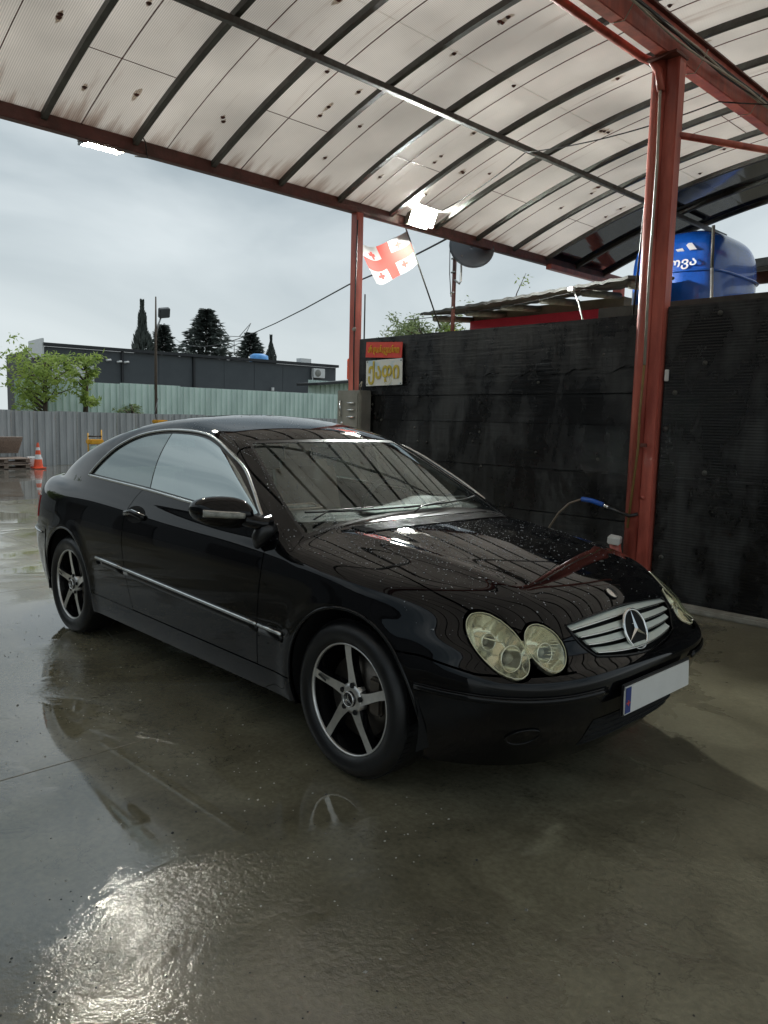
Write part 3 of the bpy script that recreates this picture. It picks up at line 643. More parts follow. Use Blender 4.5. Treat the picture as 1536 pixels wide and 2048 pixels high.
box('fence_rail', (-.04,3.4,.9), (.04,23,.05), M_steel, f1)
f2 = thing('green_fence', 'taller pale green corrugated fence on the bank behind the grey fence', 'fence', (-21.2,4.5,1.0))
pn = corr('fence_panel', 1.10, 1.42, 5, .05, M_fence2, f2, (0,1.0,0))
for k in range(1, 16):
    c = pn.copy(); COL.objects.link(c); c.location = (0,1.0+k*1.11,.004*k+(.03 if k in (3,4) else 0))
bank = MB(); 
for k in range(40):
    pass
V = []; n = 60
for k in range(n+1):
    y = -6+34*k/n; z = 1.15+.12*math.sin(k*.7)*.5+ (.12 if y > 9 else 0)
    V += [(-18.6,y,0),(-19.8,y,z*.8),(-21.0,y,z),(-30,y,z)]
mesh('grass_bank', V, [(4*k+a,4*k+4+a,4*k+5+a,4*k+1+a) for k in range(n) for a in range(3)], M_earth, kind='structure', smooth=True)
gm = MB()
for k in range(9000):
    y = random.uniform(2,22); x = random.uniform(-21.0,-19.3); h = random.uniform(.06,.20)*(1.6 if y > 13 else .8); z = .98+.12*math.sin(y*.5)*.4; a = random.uniform(0,6.3); w = .02
    lx, ly = random.uniform(-.06,.06), random.uniform(-.06,.06)
    gm.add([(x-w*math.cos(a),y-w*math.sin(a),z),(x+w*math.cos(a),y+w*math.sin(a),z),(x+lx,y+ly,z+h+.1)], [(0,1,2)])
tag(gm.go('grass', M_grass, kind='stuff'), 'bright green grass growing on the bank above the grey fence', 'grass')

# ---- charcoal building
A = Vector((-37.01,12.31,0)); B = Vector((-35.29,30.07,0)); dv = (B-A); LB = dv.length; ang = math.atan2(dv.y, dv.x)
db = thing('charcoal_building', 'long low charcoal clad building beyond the green fence', 'building', A, ang)
# local x runs along the facade, local y points away from the camera
npan = 9
for k in range(npan):
    x0 = LB*k/npan; box('wall_panel', (x0+LB/npan/2,.1,2.4), (LB/npan-.02,.2,4.72), M_bldg, db)
box('wall_core', (LB/2,4.2,2.38), (LB,8,4.7), M_bldgd, db)
box('roof_trim', (LB/2,-.03,4.86), (LB+.2,.34,.16), M_bldgd, db)
box('end_fin', (-.12,1.2,4.7), (.1,2.6,.9), M_white, db)
for q in (3.9,8.0): box('downpipe', (q,-.07,2.4), (.12,.12,4.8), M_bldgd, db)
w = box('window', (1.35,-.02,3.3), (2.1,.1,1.3), M_white, db, .01); box('pane', (1.35,-.08,3.3), (1.9,.02,1.1), M_glass, w)
for q in range(6): box('blind_slat', (1.35,-.10,2.85+.18*q), (1.85,.01,.10), M_white, w)
ac = thing('air_conditioner', 'white air conditioner unit with a bent pipe high on the charcoal building', 'air conditioner', tuple(A+dv*(16.35/LB)+Vector((.0,0,4.33))), ang)
box('unit', (0,-.2,0), (.85,.3,.58), M_white, ac, .02); MB().lathe([(0,-.01),(.2,-.01),(.22,.0)], 20, 'y', (-.12,-.37,0)).go('fan_grille', M_grey, ac, True)
tube('pipe', [(-.42,-.2,-.25),(-.40,-.18,-.75),(.1,-.18,-.85),(.4,-.18,-.72)], .035, M_white, ac, 6)
cams = None
for q, z in ((3.15,4.25),(3.72,4.20),(4.1,4.20)):
    if cams is None:
        cams = thing('security_camera', 'small bullet camera aimed left on the charcoal wall beside the window', 'security camera', tuple(A+dv*(q/LB)+Vector((0,0,z))), ang, 'security cameras on the charcoal wall')
        tube('camera_body', [(-.16,-.22,-.0),(.10,-.18,.05)], .055, M_white, cams, 10); box('camera_mount', (.1,-.1,.03), (.06,.2,.06), M_white, cams)
        c = cams
    else:
        c = copy_tree(cams); c.location = A+dv*(q/LB)+Vector((0,0,z)); c.rotation_euler.z = ang
        c['label'] = {3.72:'small white camera just left of the downpipe on the charcoal wall', 4.1:'small white camera just right of the downpipe on the charcoal wall'}[q]
fl2 = box('wall_lamp', tuple(A+dv*(13.1/LB)+Vector((.1,0,3.2))), (.14,.14,.2), M_white); tag(fl2, 'tiny white lamp low on the charcoal wall near its middle right', 'wall lamp')
bt = thing('roof_tank', 'light blue plastic water tank on the charcoal building roof', 'tank', tuple(A+dv*(12.6/LB)+Vector((-.6,0,4.9))), ang)
MB().lathe([(0,.42),(.35,.40),(.55,.30),(.58,0),(.58,-.1)], 24, 'z', (0,0,0)).go('tank_body', M_bluel, bt, True)
vb = box('roof_vent', tuple(A+dv*(15.9/LB)+Vector((-.7,0,5.05))), (.5,.8,.4), M_white); tag(vb, 'small white vent box on the charcoal roof above the air conditioner', 'vent')
sh = thing('grey_shed', 'pale grey corrugated shed glimpsed right of the charcoal building', 'shed', (-26,22.0,0))
corr('shed_wall', 6.0, 3.3, 20, .05, M_fence2, sh, (0,-1.5,0)); box('roof', (.0,1.5,3.4), (1.6,6.2,.12), M_bldgd, sh, 0, Euler((R_(6),0,0)).to_matrix())

# ---- lamp pole, pallet, cone, carts
lp = thing('lamp_pole', 'tall thin weathered pole with a small flood lamp head behind the fence', 'lamp pole', (-18.35,8.62,0))
tube('pole', [(0,0,0),(0,.02,3.0),(.0,.04,4.95)], [.045,.042,.02], M_bark, lp, 10)
tube('arm', [(0,.02,3.75),(0,.12,4.15),(0,.2,4.35)], .025, M_steel, lp, 8)
MB().box((.05,.28,4.5), (.14,.34,.30), Euler((.2,.5,0)).to_matrix(), .02).go('lamp_head', M_bldg, lp)
tube('wire', sag((0,.02,4.2),(-.02,-.02,2.2),.0), .01, M_cable, lp, 5)
def pallet_stack():
    t = thing('pallet_stack', 'stack of two weathered wooden pallets by the fence at the far left', 'pallet', (-17.1,3.75,0))
    for L_ in range(2):
        for k in range(3): box('bearer', (0,-.52+.52*k,.05+.145*L_+(.0)), (.8,.1,.1), M_wood, t)
        for k in range(5): box('deck_board', (-.36+.18*k,0,.111+.145*L_), (.14,1.2,.022), M_wood, t)
        for k in range(3): box('bottom_board', (-.35+.35*k,0,.005+.145*L_+.004), (.1,1.2,.016), M_wood, t)
    # one more leaning against the fence
    Rm = Euler((0,R_(-62),0)).to_matrix()
    for k in range(5): MB().box((-.42+.16*k*math.cos(R_(62)),0,.42+.16*k*math.sin(R_(62))*.55), (.13,1.15,.02), Rm).go('leaning_board', M_wood, t)
pallet_stack()
cn = thing('traffic_cone', 'orange and white traffic cone standing in front of the grey fence', 'traffic cone', (-16.7,4.52,0))
box('base', (0,0,.02), (.30,.30,.035), M_or, cn, .008)
for nme, r0, r1, z0, z1, mt in (('cone_body',.115,.085,.03,.24,M_or),('white_band',.0855,.068,.24,.36,M_white),('cone_band',.068,.052,.36,.47,M_or),('white_band',.052,.040,.47,.54,M_white),('cone_tip',.040,.022,.54,.66,M_or)):
    MB().lathe([(r0,z0),(r1,z1)], 24, 'z').go(nme, mt, cn, True)
wc = thing('white_canister', 'white plastic canister lying behind the traffic cone', 'canister', (-16.95,4.5,0)); box('canister_body', (0,0,.16), (.16,.42,.28), M_white, wc, .04)
ct = thing('yellow_trolley', 'yellow cleaning trolley with a black handle left of the car roof', 'trolley', (-15.2,5.35,0))
box('bin', (0,0,.42), (.28,.28,.46), M_fence2, ct, .02); box('yellow_lid', (0,0,.735), (.30,.34,.12), M_yel, ct, .02)
for y in (-.17,.17): tube('upright', [(0,y,.08),(0,y,.95+(.08 if y>0 else 0))], .016, M_yel, ct, 8)
tube('handle', [(0,-.17,.87),(0,.17,.87)], .02, M_plast, ct, 8)
for y in (-.15,.15): MB().lathe([(0,-.02),(.08,-.02),(.08,.02),(0,.02)], 16, 'y', (.08,y,.08)).go('wheel', M_rub, ct, True)
yc = thing('yellow_machine', 'small yellow topped machine poking above the car roof at the fence', 'machine', (-16.9,8.0,0))
box('machine_body', (0,0,.62), (.3,.26,1.15), M_cream, yc, .02); box('yellow_top', (0,0,1.245), (.34,.34,.10), M_yel, yc, .02); tube('machine_hose', [(0,-.12,1.3),(0,-.16,1.5),(-.5,.2,1.9)], .014, M_cable, yc, 6)

# ---- vegetation
def leaves(mb, c, rad, n, sz, up=.3):
    for _ in range(n):
        d = Vector((random.gauss(0,1),random.gauss(0,1),random.gauss(0,1))).normalized()*rad*random.random()**.5
        p = Vector(c)+Vector((d.x,d.y,d.z*.8)); a = Vector((random.gauss(0,1),random.gauss(0,1),random.gauss(0,.6)-.4)).normalized()
        b = a.cross(Vector((random.random()-.5,random.random()-.5,random.random()-.5))).normalized(); s = sz*random.uniform(.6,1.3)
        mb.add([p, p+a*s*.5+b*s*.17, p+a*s, p+a*s*.5-b*s*.17], [(0,1,2,3)])
def leafy_tree(name, label, loc, h, spread, nb, nl, sz, mat, seed, group=None):
    random.seed(seed); t = thing(name, label, 'tree', loc, 0, group)
    tr = MB(); tr.tube([(0,0,0),(.05,.05,h*.4),(.0,.1,h*.75)], [.09,.06,.02], 8); cr = MB()
    for k in range(nb):
        z = h*random.uniform(.25,.78); a = random.uniform(0,6.28); r = spread*random.uniform(.4,1)*(1.1-abs(z/h-.5))
        e = Vector((r*math.cos(a), r*math.sin(a), z+random.uniform(.15,.5)*spread)); m = Vector((e.x*.45,e.y*.45,z+.1))
        tr.tube([(0,.03,z-.1), m, e], [.03,.018,.006], 5)
        for q in range(5):
            c = m.lerp(e, .35+.22*q)+Vector((random.gauss(0,.08),random.gauss(0,.08),random.gauss(0,.08)))*spread; leaves(cr, c, spread*.20, nl, sz)
    tr.go('trunk', M_bark, t, True); cr.go('crown', mat, t); return t
leafy_tree('young_tree', 'young bright green tree growing behind the grey fence at the left', (-19.6,5.75,.6), 3.1, 1.10, 30, 15, .16, M_leafy, 3)
leafy_tree('young_tree', 'slender bright green sapling with a tall crown beside the wider tree', (-19.6,6.95,.9), 2.75, .55, 18, 16, .15, M_leafy, 5)
leafy_tree('low_shrub', 'faint low shrub against the green corrugated fence', (-20.8,9.0,.9), 1.0, .45, 9, 14, .10, M_leafr, 9)
leafy_tree('garden_shrub', 'grey-green shrub rising behind the board wall under the flag', (-5.6,7.0,1.6), 1.75, .75, 40, 30, .075, M_leafr, 12)
leafy_tree('garden_shrub', 'bright green vine foliage at the end of the dark roof', (-4.75,6.5,1.7), 1.35, .42, 22, 30, .07, M_leafy, 14)
tw = MB(); tw.tube([(0,0,0),(.1,0,.35),(.25,0,.62)], [.012,.008,.003], 5)
t_ = thing('roof_weed', 'spindly weed growing on the dark roof', 'plant', (-3.65,6.7,2.98)); tw.go('stem', M_bark, t_); lv = MB(); random.seed(4); leaves(lv, (.2,0,.5), .16, 26, .06); leaves(lv, (-.2,0,.16), .14, 30, .06); lv.go('foliage', M_leafy, t_)
def conifer(label, loc, h, r, seed, cyp=False):
    random.seed(seed); t = thing('cypress_tree' if cyp else 'fir_tree', label, 'tree', loc)
    MB().tube([(0,0,0),(0,0,h*.97)], [h*.018,h*.003], 7).go('trunk', M_bark, t, True); cr = MB()
    n = 2600 if cyp else 5200; lay = 22
    for _ in range(n):
        f = random.random()**.85
        if cyp:
            rr = r*(math.sin(min(1,f*1.05+.05)*math.pi)**.6*.9+.1)*(1-.5*f); z = h*(.05+.95*f); rr *= math.sqrt(random.random())*(1+.25*math.sin(f*21+seed)); a = random.uniform(0,6.28)
            p = Vector((rr*math.cos(a),rr*math.sin(a),z)); d = Vector((.3*math.cos(a),.3*math.sin(a),1)).normalized(); s = h*.05
        else:
            k = int(f*lay)/lay; a = random.uniform(0,6.28); br = .55+.45*math.sin(a*5+int(f*lay)*2.1+seed); R = r*(1-k)**.9*(.35+.65*br)+.05
            q = random.random()**.6; z = h*(.10+.9*k)+ (q*R)*(.10) + random.gauss(0,h*.008); p = Vector((R*q*math.cos(a),R*q*math.sin(a),z)); d = Vector((math.cos(a),math.sin(a),random.uniform(-.3,.3))).normalized(); s = h*.055
        b = d.cross(Vector((random.gauss(0,1),random.gauss(0,1),random.gauss(0,1)))).normalized()
        cr.add([p-b*s*.22, p+d*s, p+b*s*.22], [(0,1,2)])
    cr.go('crown', M_conif, t)
conifer('slim dark cypress, the leftmost conifer above the charcoal building', (-63.2,30.7,1.0), 10.4, 1.15, 1, True)
conifer('small fir just right of the slim cypress, behind the lamp pole', (-66.5,34.5,1.5), 8.8, 3.6, 2)
conifer('broad dark fir, the largest tree above the charcoal building', (-60.9,35.9,1.0), 10.5, 5.6, 3)
conifer('dark fir near the right end of the charcoal building', (-64.9,43.5,1.5), 8.8, 4.6, 4)
conifer('narrow dark cypress leaning at the right of the last fir', (-63.4,45.0,1.5), 8.2, .9, 5, True)
py = thing('power_pylon', 'faint lattice power pylon between the firs in the distance', 'pylon', (-101.5,65.2,0), math.atan2(3.5,3.4))
for a, b in (((-2.4,0,0),(-1.6,0,14)),((2.4,0,0),(1.6,0,14)),((-1.6,0,14),(-2.6,0,16.3)),((1.6,0,14),(2.6,0,16.1)),((-1.6,0,14),(1.6,0,14)),((-1.8,0,13.3),(1.8,0,13.3)),((-2.6,0,16.3),(-.8,0,14)),((2.6,0,16.1),(.8,0,14)),((0,0,13.3),(0,0,11.5)),((-1.7,0,12),(1.7,0,13.3)),((1.7,0,12),(-1.7,0,13.3))):
    tube('lattice_bar', [a,b], .07, M_steel, py, 4)

# ---- what the flank of the car mirrors: an unseen hall and trees, added to darken its reflection
bw = thing('added_reflection_hall', 'long dark hall added unseen across the yard for the car flank to mirror', 'building', (-24,-13,0))
for k in range(8): box('wall_bay', (-24.5+7*k,0,3.1), (6.96,.3,6.2), M_bldg, bw)
box('parapet', (0,0,6.3), (56.4,.5,.2), M_bldgd, bw)
for k in range(7):
    w = box('gate', (-21+7*k,.18,1.7), (3.2,.06,3.4), M_bldgd, bw)
for k in range(4): leafy_tree('added_yard_tree', ['first','second','third','last'][k]+' tall green tree from the left, added unseen beside the hall for the car flank to mirror', (-50+5*k,-8-.6*k,0), 6.5, 3.0, 26, 22, .4, M_leafr, 20+k, 'trees added beside the hall for reflections')

# ================================================================= THE CAR
class Spl:
    def __init__(s,x,y):
        x=np.array(x,float);y=np.array(y,float);n=len(x);h=np.diff(x)
        A=np.eye(n);b=np.zeros(n)
        for i in range(1,n-1):
            A[i,i-1]=h[i-1];A[i,i]=2*(h[i-1]+h[i]);A[i,i+1]=h[i]
            b[i]=6*((y[i+1]-y[i])/h[i]-(y[i]-y[i-1])/h[i-1])
        s.x,s.y,s.M=x,y,np.linalg.solve(A,b)
    def __call__(s,v):
        v=np.asarray(v,float);c=np.clip(v,s.x[0],s.x[-1])
        i=np.clip(np.searchsorted(s.x,c)-1,0,len(s.x)-2);h=s.x[i+1]-s.x[i];a=(s.x[i+1]-c)/h;b=1-a
        r=a*s.y[i]+b*s.y[i+1]+((a**3-a)*s.M[i]+(b**3-b)*s.M[i+1])*h*h/6
        # linear extension
        h0=s.x[1]-s.x[0];d0=(s.y[1]-s.y[0])/h0-h0*s.M[1]/6
        h1=s.x[-1]-s.x[-2];d1=(s.y[-1]-s.y[-2])/h1+h1*s.M[-2]/6
        return r+np.where(v<s.x[0],(v-s.x[0])*d0,0)+np.where(v>s.x[-1],(v-s.x[-1])*d1,0)
def smax(a,b,k):
    h=np.maximum(k-np.abs(a-b),0)/k
    return np.maximum(a,b)+h*h*h*k/6
def smin(a,b,k): return -smax(-a,-b,k)
Wz=Spl([.14,.24,.36,.50,.62,.72,.82,.92,1.0,1.1],[.78,.815,.836,.848,.852,.850,.838,.812,.782,.75])
Lf=Spl([.14,.22,.30,.40,.46,.50,.54,.58,.63,.68,.74,.80,.9],[2.03,2.10,2.15,2.19,2.208,2.214,2.200,2.140,2.112,2.085,2.04,1.985,1.87])
Lr=Spl([.2,.35,.5,.6,.7,.8,.9,1.0],[2.24,2.32,2.38,2.38,2.35,2.33,2.30,2.24])
Tc=Spl([-2.3,-2.1,-1.8,-1.3,-.6,0,.5,.9,1.3,1.6,1.8,1.95,2.05,2.12,2.2],[.965,1.02,1.040,1.055,1.045,1.015,.995,.975,.930,.878,.832,.785,.742,.695,.62])
Rc=Spl([-2.4,-2.1,-1.85,-1.6,-1.35,-1.0,-.7,-.35,-.1,.1,.28,.5,.8],[.78,.93,1.065,1.19,1.285,1.375,1.415,1.428,1.405,1.370,1.324,1.25,1.13])
def F(P):
    x,y,z=P[...,0],P[...,1],P[...,2]; a=np.sqrt(y*y+1e-6)
    w=Wz(z)
    for cx in (1.3575,-1.3575):
        r=np.sqrt((x-cx)**2+(z-.315)**2+1e-9); w=w+.010*np.exp(-((r-.375)/.05)**2)*(z>.0)
    z0=np.clip(z,.12,1.05); n=2.55+1.25/(1+np.exp((z0-.63)/.035))-.9/(1+np.exp((z0-.33)/.04))
    w=np.maximum(w,.3)
    qf=((a/w)**n+np.maximum(0,(x-1.15)/(Lf(z0)-1.15))**n)**(1/n)
    n=3.7; qr=((a/w)**n+np.maximum(0,(-x-1.15)/(Lr(z0)-1.15))**n)**(1/n)
    side=(np.where(x>0,qf,qr)-1)*w
    k=.17+.03*np.cos(np.clip(x,-2,2)*1.2)
    top=z-(Tc(x)-k*a**2.4+.007*np.exp(-((a-(.57-.16*(x-1.0)))/.045)**2)*np.clip((x-.9)/.3,0,1)*np.clip((2.05-x)/.3,0,1))
    B=smax(side,top*.95,.10)
    # greenhouse
    roof=(z-(Rc(x)-.13*a**2-.12*a**4))*.92
    gs=(a-(.815-.30*np.maximum(z-.93,-.2)-.68*np.maximum(z-.93,0)**2)+.16*np.maximum(0,-x-.95)**2+.04*np.maximum(0,x-.3)**2)*.9
    ws=(x-(1.03-.42*a**2.2-1.98*(z-.95)-.35*(z-.95)**2))*.45
    G=smax(smax(smax(roof,gs,.09),ws,.03),side,.06)
    return np.maximum(smin(B,G,.03),.145-z), B, G
def F0(P): return F(P)[0]

car = thing('parked_car', 'wet glossy black two door coupe parked in the wash bay', 'car', (0,0,0))
def cart(name, V, T, Nn, mat, parent=None, lip=.010, lipmask=None):
    """link a triangle patch with exact normals and a rolled-in edge"""
    me = bpy.data.meshes.new(name); nv = len(V)
    VV = V; TT = T
    if lip:
        E = np.concatenate([T[:, [0,1]], T[:, [1,2]], T[:, [2,0]]]); key = np.sort(E, 1); k = key[:,0].astype(np.int64)*nv+key[:,1]
        u, idx, cnt = np.unique(k, return_index=True, return_counts=True); B = E[idx[cnt == 1]]
        if lipmask is not None: B = B[lipmask((V[B[:,0]]+V[B[:,1]])/2)]
        n = len(B); a = V[B[:,0]]; b = V[B[:,1]]; a2 = a-Nn[B[:,0]]*lip; b2 = b-Nn[B[:,1]]*lip
        VV = np.concatenate([V, a, b, b2, a2]); i = np.arange(n)+nv
        TT = np.concatenate([T, np.stack([i+n, i, i+3*n], 1), np.stack([i+n, i+3*n, i+2*n], 1)])
        fn = np.cross(b-a, -(a2-a)); fn /= np.linalg.norm(fn, axis=1, keepdims=True)+1e-12
        NN = np.concatenate([Nn, fn, fn, fn, fn])
    else: NN = Nn
    me.vertices.add(len(VV)); me.vertices.foreach_set('co', VV.astype(np.float32).ravel())
    me.loops.add(len(TT)*3); me.loops.foreach_set('vertex_index', TT.astype(np.int32).ravel())
    me.polygons.add(len(TT)); me.polygons.foreach_set('loop_start', (np.arange(len(TT))*3).astype(np.int32)); me.polygons.foreach_set('loop_total', np.full(len(TT), 3, np.int32))
    me.polygons.foreach_set('use_smooth', np.ones(len(TT), bool))
    me.update(calc_edges=True); me.validate(); me.materials.append(mat)
    if len(me.vertices) == len(NN): me.normals_split_custom_set_from_vertices(NN.tolist())
    o = bpy.data.objects.new(name, me); COL.objects.link(o); o.parent = parent or car
    return o
def gradN(P, e=2e-4):
    g_ = np.stack([F0(P+np.eye(3)[i]*e)-F0(P-np.eye(3)[i]*e) for i in range(3)], -1); return g_/np.linalg.norm(g_, axis=-1, keepdims=True)
def project(P, it=3):
    for _ in range(it):
        g_ = np.stack([F0(P+np.eye(3)[i]*2e-4)-F0(P-np.eye(3)[i]*2e-4) for i in range(3)], -1)/4e-4
        P = P-g_*(F0(P)/np.maximum((g_**2).sum(-1), 1e-6))[..., None]
    return P
def rays(O, D, t0, t1, it=26):
    lo = np.full(O.shape[:-1], t0); hi = np.full(O.shape[:-1], t1)
    for _ in range(it):
        m = (lo+hi)/2; f = F0(O+D*m[..., None]); lo = np.where(f < 0, m, lo); hi = np.where(f < 0, hi, m)
    return O+D*lo[..., None]
def gridtris(nu, nv):
    i = np.arange(nu-1)[:, None]*nv+np.arange(nv-1)[None, :]; i = i.ravel()
    return np.concatenate([np.stack([i, i+nv, i+nv+1], 1), np.stack([i, i+nv+1, i+1], 1)])
def clip(V, T, g_):
    """keep the part of the patch where g>0, cutting triangles exactly"""
    p = g_ > 0; c = p[T].sum(1); full = T[c == 3]; outT = [full]; newV = [V]; nv = len(V)
    def cutpt(a, b):
        t = g_[a]/(g_[a]-g_[b]); return V[a]+(V[b]-V[a])*t[:, None]
    one = T[c == 1]; 
    if len(one):
        r = np.argmax(p[one], 1); q = np.arange(len(one)); a = one[q, r]; b = one[q, (r+1) % 3]; d = one[q, (r+2) % 3]
        newV += [cutpt(a, b), cutpt(a, d)]; n = len(one); outT.append(np.stack([a, nv+np.arange(n), nv+n+np.arange(n)], 1)); nv += 2*n
    two = T[c == 2]
    if len(two):
        r = np.argmin(p[two], 1); q = np.arange(len(two)); a = two[q, r]; b = two[q, (r+1) % 3]; d = two[q, (r+2) % 3]
        newV += [cutpt(a, b), cutpt(a, d)]; n = len(two); x = nv+np.arange(n); y = x+n
        outT += [np.stack([x, b, d], 1), np.stack([x, d, y], 1)]; nv += 2*n
    V2 = np.concatenate(newV); T2 = np.concatenate(outT)
    if not len(T2): return V2[:0], T2
    k = np.round(V2, 6); u, inv = np.unique(k, axis=0, return_inverse=True); inv = inv.ravel(); first = np.zeros(len(u), int); first[inv] = np.arange(len(V2))
    T2 = inv[T2]; V2 = V2[first]; ok = (T2[:,0] != T2[:,1]) & (T2[:,1] != T2[:,2]) & (T2[:,2] != T2[:,0]); T2 = T2[ok]
    used = np.unique(T2); mp_ = np.full(len(V2), -1); mp_[used] = np.arange(len(used)); return V2[used], mp_[T2]
def fan_atlas():
    xs = np.arange(-2.30, 1.16, .0115); th = np.radians(np.arange(6, 174.01, .9))
    O = np.zeros((len(xs), len(th), 3)); O[..., 0] = xs[:, None]; O[..., 2] = .55
    D = np.zeros_like(O); D[..., 1] = -np.cos(th)[None]; D[..., 2] = np.sin(th)[None]
    P = rays(O, D, .05, 1.6); return P.reshape(-1, 3), gridtris(len(xs), len(th))
def wrap_atlas():
    zt = np.concatenate([np.arange(.175, 1.14, .0115)]); el = np.concatenate([np.arctan2(zt-.55, .85), np.radians(np.arange(35.5, 80, 1.0))])
    H = []; 
    for b in np.radians(np.arange(90, 0, -.9)): H.append((-1.15, -math.sin(b), -math.cos(b)))
    for x in np.arange(-1.15, 1.151, .0125): H.append((x, 0, -1))
    for b in np.radians(np.arange(.9, 90.1, .9)): H.append((1.15, math.sin(b), -math.cos(b)))
    H = np.array(H); O = np.zeros((len(H), len(el), 3)); O[..., 0] = H[:, 0:1]; O[..., 2] = .55
    D = np.zeros_like(O); D[..., 0] = H[:, 1:2]*np.cos(el)[None]; D[..., 1] = H[:, 2:3]*np.cos(el)[None]; D[..., 2] = np.sin(el)[None]
    P = rays(O, D, .05, 2.2); return P.reshape(-1, 3), gridtris(len(H), len(el))
def hood_atlas():
    xs = np.arange(.70, 2.17, .0115); ys = np.arange(-.84, .841, .0115); O = np.zeros((len(xs), len(ys), 3)); O[..., 0] = xs[:, None]; O[..., 1] = ys[None]; O[..., 2] = .50
    D = np.zeros_like(O); D[..., 2] = 1; bad = F0(O) > -.01
    P = rays(O, D, 0, 1.1); T = gridtris(len(xs), len(ys)); bad = bad.ravel(); T = T[~bad[T].any(1)]; return P.reshape(-1, 3), T
FAN, WRAP, HOOD = fan_atlas(), wrap_atlas(), hood_atlas()
def flip(T): return T[:, ::-1]
def orient(V, T, Nn):
    f = np.cross(V[T[:,1]]-V[T[:,0]], V[T[:,2]]-V[T[:,0]]); s = (f*Nn[T[:,0]]).sum(1); T = T.copy(); T[s < 0] = T[s < 0][:, ::-1]; return T
def patch(atlas, fields):
    V, T = atlas
    for fn in fields:
        if not len(T): break
        V, T = clip(V, T, fn(V))
    V = project(V); Nn = gradN(V); return V, orient(V, T, Nn), Nn
def panel(name, atlas, fields, mat, sides=(0,), off=0., lip=.010, lipmask=None, parent=None, label=None):
    """sides: 0 = as built (or right side), 1 = mirrored to the left"""
    V, T, Nn = patch(atlas, fields); obs = []
    V = V+Nn*(off(V)[:, None] if callable(off) else off)
    for s in sides:
        if s: V2 = V*[1,-1,1]; N2 = Nn*[1,-1,1]; T2 = flip(T); lm = (lambda P: lipmask(P*[1,-1,1])) if lipmask else None
        else: V2, T2, N2, lm = V, T, Nn, lipmask
        obs.append(cart(name, V2, T2, N2, mat, parent[s] if isinstance(parent, list) else parent, lip, lm))
        if label: obs[-1]['label'] = label
    return obs
def a_(P): return np.abs(P[:, 1])
# lines on the body (metres, from the side view)
belt = Spl([-1.6,-1.15,-.36,.14,.45,.72,.80], [1.045,1.030,1.000,.972,.962,.957,.957])
XRr = Spl([.2,.357,.59,.825,.96,1.05], [-.39,-.443,-.512,-.535,-.475,-.36])
XFr = Spl([.2,.325,.48,.663,.84,.96,1.05], [.762,.769,.784,.801,.806,.755,.72])
Ssm = Spl([.75,.976,1.17,1.38,1.57,1.716,1.80,1.90,1.97,2.05], [.715,.672,.685,.693,.694,.684,.657,.61,.55,.50])
AR, AXF, AXR = .362, 1.372, -1.335
def arch(P): return np.minimum(np.hypot(P[:,0]-AXF, P[:,2]-.325), np.hypot(P[:,0]-AXR, P[:,2]-.325))-AR
def isG(P):
    f, B_, G_ = F(P); return B_-G_
def upper(P):      # >0 on roof, pillars, glass
    x, z = P[:,0], P[:,2]; w = np.clip((x-.66)/.12, 0, 1); wr = np.clip((-1.55-x)/.25, 0, 1)
    v = (z-belt(x))*(1-w)+np.clip(isG(P), -.05, .05)*w
    return np.where(x < -1.3, v*(1-wr)+(a_(P)*0+np.clip(isG(P), -.05, .05))*wr, v)
def seam(P): return a_(P)-Ssm(P[:,0])
def sdpoly(p, poly):
    poly = np.array(poly, float); d = np.full(len(p), 1e9); ins = np.zeros(len(p), bool); n = len(poly)
    for i in range(n):
        a = poly[i]; b = poly[(i+1) % n]; e = b-a; w = p-a; t = np.clip((w@e)/(e@e), 0, 1); q = w-t[:, None]*e; d = np.minimum(d, (q**2).sum(1))
        c = (a[1] <= p[:,1]) != (b[1] <= p[:,1]); xx = a[0]+(p[:,1]-a[1])/(b[1]-a[1]+1e-12)*(b[0]-a[0]); ins ^= c & (p[:,0] < xx)
    return np.where(ins, 1, -1)*np.sqrt(d)
def closed_curve(pts, n=10):    # Catmull-Rom through points, corners marked by a third value
    m = len(pts); outp = []
    for i in range(m):
        p0, p1, p2, p3 = [np.array(pts[(i+k-1) % m][:2], float) for k in range(4)]
        if len(pts[i]) > 2: p0 = 2*p1-p2 if False else p1-(p2-p1)
        if len(pts[(i+1) % m]) > 2: p3 = p2+(p2-p1)
        for t in np.linspace(0, 1, n, endpoint=False):
            outp.append(.5*((2*p1)+(-p0+p2)*t+(2*p0-5*p1+4*p2-p3)*t*t+(-p0+3*p1-3*p2+p3)*t**3))
    return np.array(outp)
WIN = closed_curve([(-1.165,1.033,1),(-1.075,1.118),(-.93,1.225),(-.744,1.294),(-.468,1.327),(-.135,1.322),(.097,1.282),(.353,1.193),(.563,1.078),(.735,.962,1),(.45,.968),(.14,.978),(-.36,1.004),(-.8,1.02)], 12)
def win(P): return np.where((P[:,2] > .9), sdpoly(P[:, [0,2]], WIN), -1)
def side_r(P): return -P[:,1]-.35
def bpil(P): x = -.358+(P[:,2]-1.002)*(-.068/.304); return P[:,0]-x
WS_A = Spl([.93,.96,1.10,1.298,1.34], [.700,.690,.628,.517,.495])
def wscr(P):
    f, B_, G_ = F(P); return np.minimum.reduce([WS_A(P[:,2])-a_(P), 1.296+.010*(1-(P[:,1]/.52)**2)-P[:,2], np.clip(isG(P), -.1, .1)*1.5-.004, P[:,0]+.02])
def hoodx(P): return P[:,0]-(1.055-.42*a_(P)**2.2)
def lampuv(P): return (P[:,0]+(-a_(P)))/math.sqrt(2), P[:,2]
